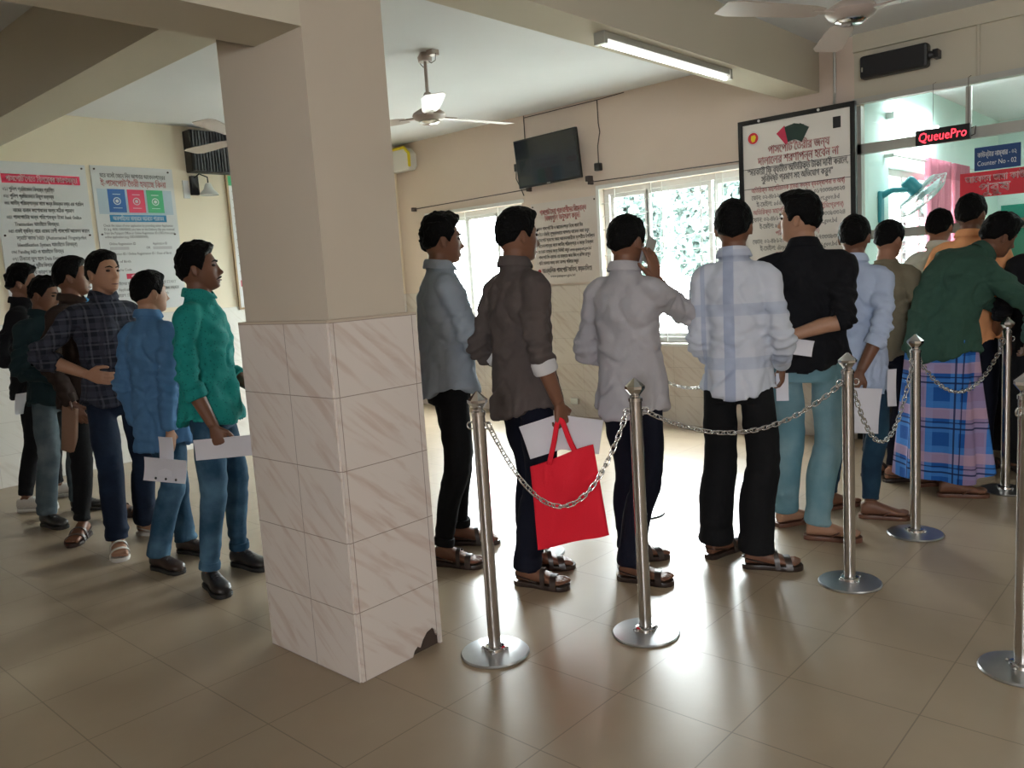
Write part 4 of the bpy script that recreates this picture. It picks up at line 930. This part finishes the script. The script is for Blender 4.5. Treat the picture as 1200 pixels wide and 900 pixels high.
    for end, dd, rr in cuffs:
        c = MB()
        if frac > 0: c.tube([end - dd * .055 if frac < .9 else end - dd * .05, end - dd * .045, end - dd * .004, end + dd * .003, end + dd * .001, end - dd * .03], [rr * .99, rr * 1.10 if frac < .9 else rr * 1.03, rr * 1.12 if frac < .9 else rr * 1.0, rr * 1.05 if frac < .9 else rr * .96, rr * .80, rr * .78], 24, cap=False)
        else: c.tube([end - dd * .02, end - dd * .018, end, end, end - dd * .02], [rr * .99, rr * 1.03, rr * 1.02, rr * .92, rr * .90], 24, cap=False)
        co_ = c.build('cuff', cuffm or shirt, so, smooth=50)
        if cuffm: co_['label'] = 'pale turned back cuff'
    # collar
    p, u, v, w_ = spine(1.462); 
    if collar:
        c = MB(); N = 40; prof = ((0, .070, .066), (.022, .062, .060), (.044, .060, .061), (.050, .064, .066), (.040, .072, .073), (.012, .083, .080), (.006, .082, .079), (.036, .069, .069))
        rs = []
        for h_, a, b in prof:
            rg = []
            for k in range(N):
                an = 2 * PI * k / N; cs, sn = math.cos(an), math.sin(an); front = max(0, sn) ** 4; 
                rg.append(p + u * a * cs * (1 - .1 * front) + v * (b * sn - .004 + front * .012) + w_ * (h_ - front * (.030 if h_ > .03 else .012) + .010 * max(0, -sn)))
            rs.append(rg)
        c.rings(rs, cap=False, closed=False); c.build('collar', shirt, so, smooth=60)
    else:
        c = MB(); c.tube([p + u * .068 * math.cos(q) + v * (.062 * math.sin(q)) + w_ * (.006 - .018 * max(0, math.sin(q))) for q in np.linspace(0, 2 * PI, 36, endpoint=False)], .007, 8, closed=True); c.build('neckband', cuffm or shirt, so, smooth=True)
    # ---- footwear
    for (fp, fd), (hipp, kn, ank, _) in zip(F, legs):
        sx = 1; sdv = Vector((-fd.y, fd.x, 0)); b0 = ank - Vector((0, 0, .085)); b0.z = 0
        def outline(sc, z, ext=0.):
            pr_ = ((-.066, .0), (-.062, .022), (-.04, .036), (.0, .036), (.04, .035), (.09, .042), (.14, .049), (.18, .044), (.203, .026), (.21, .0))
            L_ = [b0 + fd * x + sdv * (y * sc) + Vector((0, 0, z)) for x, y in pr_]; Rr = [b0 + fd * x - sdv * (y * sc) + Vector((0, 0, z)) for x, y in pr_[1:-1]][::-1]
            return L_ + Rr
        c = MB(); c.rings([outline(.97, 0), outline(1.03, .004), outline(1.03, sole - .004), outline(1.0, sole)])
        if shoe == 'sandal':
            sb = c.build('sandal', shoem, root, smooth=40)
            for x, w_2, h_ in ((.135, .030, .050), (.082, .022, .076)):
                st = MB(); rs = []
                for k in range(13):
                    an = PI * k / 12; wd_ = .050 if x > .1 else .046; yy = -math.cos(an) * wd_; zz = sole - .012 + h_ * math.sin(an) ** .6; sk = (.5 - k / 12) * .03
                    cc = b0 + fd * (x + sk) + sdv * yy; cc.z = zz; n_ = Vector((0, 0, 1)) * math.sin(an) + sdv * -math.cos(an)
                    rs.append([cc - fd * w_2 * .5 + n_ * .0, cc + fd * w_2 * .5, cc + fd * w_2 * .5 + n_ * .004, cc - fd * w_2 * .5 + n_ * .004])
                st.rings(rs); st.build('strap', shoem, sb, smooth=30)
            st = MB(); st.tube([b0 + fd * x + sdv * y + Vector((0, 0, z)) for x, y, z in ((.06, .036, .03), (.0, .040, .045), (-.04, .034, .052), (-.062, 0, .054), (-.04, -.034, .052), (.0, -.040, .045), (.06, -.036, .03))], .0055, 8, flat=.6); st.build('heel_strap', shoem, sb, smooth=True)
        elif shoe == 'flipflop':
            sb = c.build('sandal', shoem, root, smooth=40)
            for sg in (-1, 1):
                st = MB(); st.tube([b0 + fd * x + sdv * (y * sg) + Vector((0, 0, z)) for x, y, z in ((.155, .0, .03), (.135, .014, .048), (.10, .034, .048), (.06, .042, .022))], [.006, .008, .009, .008], 8, flat=.6); st.build('strap', shoem, sb, smooth=True)
        else:
            sb = c.build('shoe_sole' if False else 'shoe', 'sole' if shoe == 'shoe' else shoem, root, smooth=40)
            u_ = MB(); rs = []
            for x, hw, zh in ((-.064, .014, .040), (-.060, .026, .062), (-.045, .034, .075), (.0, .037, .080), (.035, .037, .078), (.07, .040, .066), (.11, .046, .050), (.15, .049, .044), (.185, .040, .036), (.205, .020, .022)):
                cc = b0 + fd * x; cc.z = sole + zh * .48; rs.append(ring(cc, sdv, Vector((0, 0, 1)), hw, zh * .52, 20, 2.4))
            u_.rings(rs); u_.build('upper', shoem, sb, smooth=60)
            lc = MB()
            for k in range(4):
                x = .055 + k * .02; zt = sole + .073 - k * .0085; lc.tube([b0 + fd * (x - .006) + sdv * .022 + Vector((0, 0, zt - .006)), b0 + fd * x + Vector((0, 0, zt + .004)), b0 + fd * (x + .006) - sdv * .022 + Vector((0, 0, zt - .006))], .0025, 6)
            lc.build('laces', 'blktxt' if shoe == 'shoe' else 'offwhite', sb)
    root.scale = (s, s, s)
    root['k'] = 1; del root['k']
    return dict(root=root, rw=rw, lw=lw, elR=elR, elL=elL, hc=hc, A=A, s=s, spine=spine, heading=heading, loc=Vector((rx_, ry_, 0)), so=so, bo=bo)
def toworld(P_, v): return P_['loc'] + Matrix.Rotation(R(P_['heading'] - 90), 3, 'Z') @ (Vector(v) * P_['s'])
def dirworld(P_, v): return Matrix.Rotation(R(P_['heading'] - 90), 3, 'Z') @ Vector(v)
EYE = mat('dark brown eye', (.03, .02, .018), .25); LIP = mat('lip skin', (.14, .055, .045), .5)
def eye_mat():
    pass
# fabrics
def plaid(name, base, specs):
    """specs: (axis, period, width, offset, colour, strength)"""
    m, n, l, b, s = cloth_base(name); c = base
    for ax, per, wd, off, col, st in specs:
        c = mixc(n, l, math_node(n, 'MULTIPLY', stripe(n, l, s.outputs[ax], per, wd, off + 10 * per), st, l=l), c, col)
    l.new(c, b.inputs['Base Color']); return m
F_ = {}
F_['plaid'] = plaid('dark plaid cotton', (.012, .014, .022), [(0, .075, .030, 0, (.05, .055, .08), .45), (2, .075, .030, 0, (.05, .055, .08), .45), (0, .075, .010, .02, (.12, .12, .15), .35), (2, .075, .010, .02, (.12, .12, .15), .35), (1, .075, .012, .0, (.02, .02, .03), .5)])
F_['check'] = plaid('white cotton with wide blue checks', (.50, .53, .60), [(0, 10, .048, .045, (.27, .32, .46), .75), (0, 10, .020, .150, (.27, .32, .46), .6), (2, .245, .055, .03, (.36, .41, .53), .62)])
F_['lungi'] = plaid('blue and pink checked lungi cotton', (.012, .085, .32), [(0, .13, .05, 0, (.05, .20, .55), .8), (2, .13, .05, .0, (.05, .20, .55), .7), (0, .26, .06, .05, (.42, .26, .33), .6), (2, .26, .06, .05, (.50, .32, .38), .6), (0, .26, .010, .11, (.01, .02, .08), .9), (2, .26, .010, .11, (.01, .02, .08), .9), (0, .26, .006, .075, (.01, .02, .08), .9), (2, .26, .006, .075, (.01, .02, .08), .9)])
def spots(name, a, b_, sc=60):
    m, n, l, b, s = cloth_base(name); tc = [x for x in n if x.bl_idname == 'ShaderNodeTexCoord'][0]
    t = n.new('ShaderNodeTexVoronoi'); t.inputs['Scale'].default_value = sc; l.new(tc.outputs['Object'], t.inputs['Vector'])
    l.new(mixc(n, l, math_node(n, 'LESS_THAN', t.outputs['Distance'], .22, l=l), a, b_), b.inputs['Base Color']); return m
F_['teal'] = spots('teal shirt cotton with dark specks', (.012, .225, .205), (.007, .14, .125))
F_['black'] = cloth('black shirt cotton', (.006, .006, .008)); F_['dkteal'] = cloth('dark teal cotton', (.010, .024, .028))
F_['denimshirt'] = cloth('blue chambray cotton', (.065, .16, .30)); F_['maroon'] = cloth('maroon cotton', (.055, .006, .007)); F_['brown'] = cloth('brown cotton', (.03, .018, .014))
F_['greyblue'] = cloth('grey blue cotton', (.25, .285, .33)); F_['taupe'] = cloth('taupe cotton', (.082, .066, .063)); F_['ltgrey'] = cloth('light grey cotton', (.37, .36, .38))
F_['ltblue'] = cloth('pale blue cotton', (.40, .47, .62)); F_['olive'] = cloth('olive brown jersey', (.16, .135, .09)); F_['beige'] = cloth('pale beige cotton', (.50, .50, .43))
F_['orange'] = cloth('peach orange cotton', (.72, .33, .15)); F_['dgreen'] = cloth('dark green cotton', (.030, .072, .052)); F_['whitecuff'] = cloth('white cuff cotton', (.55, .54, .55))
F_['navy'] = denim('dark navy denim', (.005, .010, .024), (.015, .035, .075), .5); F_['blackp'] = cloth('black trouser cloth', (.006, .006, .007)); F_['navyp'] = cloth('navy trouser cloth', (.005, .006, .014))
F_['jean'] = denim('blue denim', (.018, .055, .10), (.10, .20, .29), .8); F_['ltjean'] = denim('light blue denim', (.12, .235, .28), (.26, .37, .40), .7); F_['greyjean'] = denim('faded grey denim', (.06, .085, .10), (.16, .19, .21), .8)
F_['dkjean'] = denim('dark blue denim', (.010, .028, .055), (.03, .09, .14), .6)
DOWN = dict(curl=.35)
def fold_paper(name, label, P_, c, u, v, w_, h, bend=0., m='paper', cat='paper', th=.0012, group=None):
    """sheet in person-local frame: centre c, width along u, height along v"""
    c = toworld(P_, c); u = dirworld(P_, u).normalized(); v = dirworld(P_, v); v = (v - u * v.dot(u)).normalized(); n_ = u.cross(v); rs = []
    for i in range(9):
        t = i / 8 - .5; o_ = n_ * (bend * (t * t * 4 - .5)); a = c + v * t * h + o_
        rs.append([a - u * w_ / 2, a + u * w_ / 2 + n_ * bend * .3, a + u * w_ / 2 + n_ * (th + bend * .3), a - u * w_ / 2 + n_ * th])
    o = MB().rings(rs).build(name, m, smooth=30); return tag(o, label, cat, group)
G = {}
G[1] = person('person at the far left end of the queue in black shirt and white trainers', ((-6.42, 2.09, 60), (-6.18, 1.80, 45)), 62, 1.70, 'skin_dark', F_['black'], F_['blackp'], shoe='trainer', shoem='shoewhite', leg='slim', tuck='nocuff', hair=dict(top=.032, curl=.011, freq=48, quiff=.01, side=.018), facial=True, head=(0, 4), rh=(.22, .06, .93), lh=(-.16, .14, .93))
G[2] = person('person second from the left in dark teal shirt and faded grey jeans', ((-5.84, 2.02, 40), (-5.60, 1.72, 10)), 28, 1.60, 'skin_dark', F_['dkteal'], F_['greyjean'], shoe='shoe', shoem='shoeblack', leg='straight', hair=dict(top=.026, curl=.008, quiff=.02), facial=True, head=(15, 14), rh=(.10, .20, 1.0), rpole=(1, -.8, 0), lh=(-.1, .22, 1.0), hem=.84, wid=1.02)
G[3] = person('person mostly hidden behind the dark plaid shirt, wearing brown shirt and sandals', ((-5.43, 2.08, 30), (-5.11, 1.72, -40)), 40, 1.69, 'skin_dark', F_['brown'], F_['blackp'], leg='slim', tuck='nocuff', facial=True, head=(25, 0))
G[4] = person('person in dark plaid shirt with one hand on the hip, looking right', ((-4.80, 2.01, 30), (-4.60, 1.73, -20)), 4, 1.69, 'skin_light', F_['plaid'], F_['navy'], shoem='shoewhite', leg='straight', hem=.85, facial=True, head=(14, 0), side=-1, pelvis=(0, -.03), sleeve='rolled', rh=(.18, .04, 1.03), rpole=(1, -.75, .1), lh=(-.20, .12, .90), rhand=dict(d=(-.5, .8, -.25), n=(-.7, -.5, 0), curl=.5), belly=.015, wid=1.06, hair=dict(top=.022, quiff=.014))
G[5] = person('shorter person seen from behind in a blue chambray shirt and jeans', ((-4.24, 1.97, 20), (-4.10, 1.75, 10)), 112, 1.53, 'skin_light', F_['denimshirt'], F_['jean'], shoe='shoe', shoem='sandaldark', hem=.70, leg='straight', head=(-22, 4), rh=(.15, -.10, .82), lh=(-.20, .02, .84), lpole=(-.3, -1, 0), wid=.95, slim=1.0)
G[6] = person('person in teal speckled shirt and blue jeans holding a long white folder', ((-3.76, 2.02, 10), (-3.60, 1.76, -10)), 42, 1.63, 'skin_dark', F_['teal'], F_['jean'], shoe='shoe', shoem='shoeblack', hem=.83, leg='slim', head=(12, -3), facial=2, sleeve='rolled', rh=(.19, .07, .84), rpole=(.4, -1, -.2), lh=(-.12, .22, .95), rhand=dict(d=(.0, .25, -1), curl=[.7, .7, .75, .8]), hair=dict(top=.030, curl=.008, quiff=.012, side=.012), belly=.012)
G[7] = person('person in maroon shirt, mostly hidden behind the square pillar', ((-3.20, 2.32, 40), (-3.05, 2.15, 30)), 55, 1.60, 'skin_dark', F_['maroon'], F_['navyp'])
G[8] = person('person in short grey blue shirt and black jeans just right of the pillar', ((-3.01, 2.89, 35), (-2.85, 2.61, 20)), 62, 1.70, 'skin_dark', F_['greyblue'], F_['blackp'], leg='slim', hem=.84, sleeve='rolled', head=(-4, 3), facial=True, rh=(.04, .27, 1.08), rpole=(.9, -.6, -.5), lh=(-.06, .27, 1.06), lpole=(-.9, -.6, -.5), rhand=dict(d=(-.6, .7, 0), n=(0, -.3, 1), curl=.4), hair=dict(top=.034, curl=.010, freq=70, side=.010, quiff=.008), wid=1.02, slim=1.03)
G[9] = person('person in taupe shirt with white cuffs holding the red bag', ((-2.45, 2.81, 35), (-2.33, 2.63, 15)), 76, 1.68, 'skin_dark', F_['taupe'], F_['navyp'], hem=.79, leg='straight', side=-2, pelvis=(-.02, 0), sleeve='rolled', cuffm=F_['whitecuff'], head=(-8, 6), facial=True, rh=(.235, .0, .86), lh=(-.2, .14, .96), rhand=dict(d=(.05, .15, -1), curl=[.9, .9, .95, 1.0], tc=.8), hair=dict(top=.026, quiff=.018, side=.010), wid=1.02, slim=1.04)
G[10] = person('person in light grey shirt talking on a phone held to the right ear', ((-2.12, 3.14, 50), (-1.97, 2.92, 15)), 94, 1.62, 'skin_dark', F_['ltgrey'], F_['navyp'], hem=.78, leg='straight', sleeve='rolled', head=(-10, 6), rh=(.135, .06, 1.405), rpole=(.3, .1, -1), lh=(-.15, .22, 1.0), facemask=True, rhand=dict(d=(-.10, -.06, 1), n=(-.95, .25, .0), curl=[.15, .18, .2, .25]), wid=1.02, slim=1.0, hair=dict(top=.020, quiff=.008, side=.012))
G[11] = person('person in white shirt with wide pale blue checks and black trousers', ((-1.83, 3.42, 80), (-1.58, 3.36, 25)), 112, 1.655, 'skin_dark', F_['check'], F_['blackp'], hem=.82, leg='wide', sleeve='long', head=(0, 2), rh=(.195, .17, .94), lh=(-.13, .2, .97), lpole=(-.25, -1, -.3), rpole=(.25, -1, -.3), rhand=dict(d=(0, .3, -1), curl=.6), wid=.95, slim=.97, hair=dict(top=.022, quiff=.004, side=.012))
G[12] = person('person in black shirt and light blue jeans with both hands behind the back', ((-1.73, 4.02, 60), (-1.50, 3.87, 20)), 106, 1.69, 'skin_light', F_['black'], F_['ltjean'], shoe='flipflop', shoem='brownleather', hem=.86, leg='straight', sleeve='mid', head=(78, 0), facial=True, rh=(-.05, -.20, 1.035), rpole=(1, -.1, -.3), lh=(-.17, -.20, 1.01), lpole=(-1, .0, -.2), rhand=dict(d=(-1, -.05, -.1), n=(0, -1, -.2), curl=.5), lhand=dict(d=(1, -.1, -.25), n=(0, -1, 0), curl=.6), wid=1.18, slim=1.08, hair=dict(top=.034, quiff=.026, side=.012, curl=.006))
G[13] = person('person in pale blue shirt and dark jeans with papers held behind', ((-1.65, 4.40, 60), (-1.40, 4.33, 20)), 98, 1.585, 'skin_dark', F_['ltblue'], F_['dkjean'], shoe='flipflop', shoem='brownleather', hem=.68, leg='slim', tuck='nocuff', sleeve='rolled', head=(0, 4), rh=(.07, -.19, .87), rpole=(1, -.3, .0), lh=(-.2, .1, .9), rhand=dict(d=(-.5, -.1, -1), n=(0, 1, 0), curl=.4), hair=dict(top=.020, quiff=.004, side=.011), wid=.98)
G[14] = person('person in olive brown t-shirt and navy trousers near the counter', ((-1.70, 5.20, 60), (-1.53, 5.12, 40)), 82, 1.57, 'skin_mid', F_['olive'], F_['navyp'], hem=.82, leg='slim', tuck='nocuff', sleeve='short', collar=False, cuffm=None, head=(-12, 10), rh=(.22, .20, 1.0), lh=(-.2, .2, 1.0), hair=dict(top=.026, quiff=.006, side=.014), name='tee')
G[15] = person('person in pale beige shirt at the counter, half hidden by the orange shirt', ((-1.62, 5.92, 90), (-1.43, 5.92, 80)), 88, 1.64, 'skin_mid', F_['beige'], F_['navyp'], head=(0, 4), rh=(.16, .10, .9), lh=(-.16, .10, .9))
G[16] = person('person in peach orange shirt standing at the counter', ((-1.38, 5.66, 90), (-1.18, 5.62, 70)), 90, 1.70, 'skin_dark', F_['orange'], F_['navyp'], head=(-12, 4), rh=(.18, .24, 1.05), lh=(-.18, .24, 1.05), wid=1.05, hair=dict(top=.024, quiff=.004, side=.012))
G[17] = person('person in dark green shirt and blue checked lungi leaning towards the counter', ((-1.36, 5.10, 45), (-1.17, 4.93, 25)), 70, 1.66, 'skin_dark', F_['dgreen'], None, shoe='flipflop', shoem='brownleather', lungi=F_['lungi'], hem=.80, sleeve='long', lean=38, hunch=8, side=22, head=(-14, 0), rh=(.34, .26, .90), rpole=(1, -.1, -.4), lh=(.0, .62, 1.0), wid=1.15, slim=1.15, pelvis=(0, -.02), hair=dict(top=.030, curl=.006, side=.016))
G[18] = person('person in black clothes at the right edge beside the farthest stanchion', ((-1.0, 5.66, 120), (-.80, 5.58, 100)), 125, 1.58, 'skin_mid', F_['black'], F_['blackp'], leg='wide', hem=.62, sleeve='mid', rh=(.10, .26, .98), lh=(-.2, .15, .92), wid=1.0, slim=1.05)


# ------------------------------------------------------------------ things held
SR = Vector((.74, .67, 0)); SF = Vector((-.67, .74, 0)); UP = Vector((0, 0, 1))
def sheet(name, label, cat, c, u, v, w_, h, bend=0., m='paper', th=.0015, group=None):
    c = Vector(c); u = Vector(u).normalized(); v = Vector(v); v = (v - u * v.dot(u)).normalized(); n_ = u.cross(v); rs = []
    for i in range(11):
        t = i / 10 - .5; a = v * t * h + n_ * (bend * (t * t * 4 - .5))
        rs.append([a - u * w_ / 2, a + n_ * (bend * .25), a + u * w_ / 2, a + u * w_ / 2 + n_ * th, a + n_ * (th + bend * .25), a - u * w_ / 2 + n_ * th])
    o = MB().rings(rs).build(name, m, smooth=30); o.location = c; return tag(o, label, cat, group)
# red bag and papers
h9 = toworld(G[9], G[9]['rw']) + UP * -.095 + SF * -.012
bag = thing('tote_bag', 'bright red cloth bag hanging from the hand of the person in taupe shirt', 'bag', h9)
bu = (SR * .98 + SF * -.1).normalized(); bn_ = bu.cross(UP); bw_, bh = .30, .385
N = 24; rs = []
for i in range(N + 1):
    t = i / N; z = -.135 - bh * t; wd = bw_ * (.92 + .12 * t); rg = []
    for j in range(40):
        a = 2 * PI * j / 40; e = math.cos(a); x = wd / 2 * math.copysign(abs(e) ** .55, e); th_ = (.004 + .020 * math.sin(PI * min(1, t * .9 + .05))) * (1 + .5 * math.sin(x * 30 + t * 4)); y = th_ * math.sin(a)
        xs = x + .03 * t; rg.append(bu * xs + bn_ * (y + .008 * math.sin(x * 22 + t * 5)) + UP * (z + .07 * (x / bw_) * (1 - .2 * t) * 1. + .012 * math.sin(x * 14) * (1 - t)))
    rs.append(rg)
MB().rings(rs).build('bag_body', 'redbag', bag, smooth=50)
for k, sg in enumerate((-1, 1)):
    pts, ra = curve([bu * (-.055) + UP * -.17 + bn_ * .012 * sg, bu * -.030 + UP * -.08 + bn_ * .01 * sg, bu * -.008 + UP * .012 + bn_ * .006 * sg, bu * .012 + UP * .012 + bn_ * .006 * sg, bu * .038 + UP * -.07 + bn_ * .01 * sg, bu * .075 + UP * -.155 + bn_ * .012 * sg], [.011] * 6, 4)
    MB().tube(pts, ra, 8, flat=.2, upv=bn_).build('handle', 'redbag', bag, smooth=True)
sheet('paper_sheet', 'white paper sheet jutting left behind the red bag handles', 'paper', h9 + bu * -.075 + UP * -.055 - bn_ * .028, bu * .9 + UP * .25, UP + bu * .35, .17, .15, .012, group=None)
sheet('paper_sheet', 'larger white paper jutting right above the red bag', 'paper', h9 + bu * .075 + UP * -.050 - bn_ * .032, bu + UP * -.18, UP + bu * .1, .20, .15, .015)
# phone
wr = toworld(G[10], G[10]['rw']); hd10 = toworld(G[10], G[10]['hc']); r10 = dirworld(G[10], (1, 0, 0))
ph_ = thing('mobile_phone', 'slim mobile phone held to the ear of the person in light grey shirt', 'phone', hd10 + dirworld(G[10], (.080, .05, -.045)))
rot = Matrix.Rotation(R(G[10]['heading'] - 90 - 10), 4, 'Z') @ Matrix.Rotation(R(-30), 4, 'X')
MB().box(-.004, .004, -.028, .028, -.06, .06, rot).build('phone_body', 'alum', ph_, bevel=.003); MB().box(-.0048, -.004, -.025, .025, -.055, .055, rot).build('screen', 'screen', ph_)
# papers of the others
def hold(k, side='rw'): return toworld(G[k], G[k][side])
sheet('folder', 'long white folder held level by the person in the teal shirt', 'folder', hold(6) + UP * -.105 + SR * .09, SR + UP * .03, UP, .37, .095, .004, th=.008)
p5 = hold(5)
sheet('document', 'folded white document hanging from the hand of the person in chambray shirt', 'paper', p5 + UP * -.13 + SR * -.02 + SF * -.04, SR * .95 + UP * -.12, UP + SR * .35, .07, .20, .02)
d5 = sheet('document', 'white printed document with dark holes held by the person in chambray shirt', 'paper', p5 + UP * -.20 + SR * -.03 + SF * -.045, SR + UP * -.16, UP + SR * .30, .21, .12, .01)
for q in (-.05, .0, .05): MB().ell(SR * q + UP * (-.045 - q * .16) + SF * -.004, (.006, .006, .007), 10, 6).build('punch_hole', 'blktxt', d5)
sheet('folded_paper', 'small folded white paper held beside the black trousers of the checked shirt', 'paper', hold(11) + UP * -.115 + SR * .01 + SF * .03, SR + SF * -.3, UP + SR * .12, .055, .13, .012)
sheet('paper_sheet', 'small white paper held behind the back over the black shirt', 'paper', hold(12) + SR * .01 + UP * -.045 + SF * -.055, SR + UP * -.2, UP, .16, .075, .006)
sheet('paper_sheet', 'square white paper held low behind the person in pale blue shirt', 'paper', hold(13) + UP * -.20 + SR * -.03 + SF * -.03, SR + UP * -.10, UP + SR * .04, .22, .23, .01)
sheet('paper_strip', 'narrow white paper strip beside the dark jeans of the pale blue shirt', 'paper', hold(13) + UP * -.10 + SR * .155, SR, UP + SR * -.12, .045, .19, .006)
sheet('paper_sheet', 'sliver of pale paper at the far left beside the black trousers', 'paper', hold(1, 'rw') + UP * -.17 + SR * -.11, SR * .6 + SF, UP + SR * .35, .10, .15, .01)
bg3 = hold(3)
tb = thing('document_case', 'tan leather case hanging beside the faded grey jeans', 'case', bg3 + UP * -.14 + SR * -.03)
MB().box(-.055, .055, -.014, .014, -.16, .12, Matrix.Rotation(R(20), 4, 'Z') @ Matrix.Rotation(R(12), 4, 'Y')).build('case_body', 'tan', tb, bevel=.008)
pts, ra = curve([(-.05, 0, .11), (-.03, 0, .17), (.02, 0, .19), (.05, 0, .16), (.07, 0, .10)], [.006] * 5, 4); MB().tube(pts, ra, 8).build('handle', 'brownleather', tb, smooth=True)
sheet('paper_sheet', 'white paper held against black clothes at the right edge', 'paper', hold(18, 'lw') + UP * -.05, SR, UP + SR * .2, .07, .14, .01)
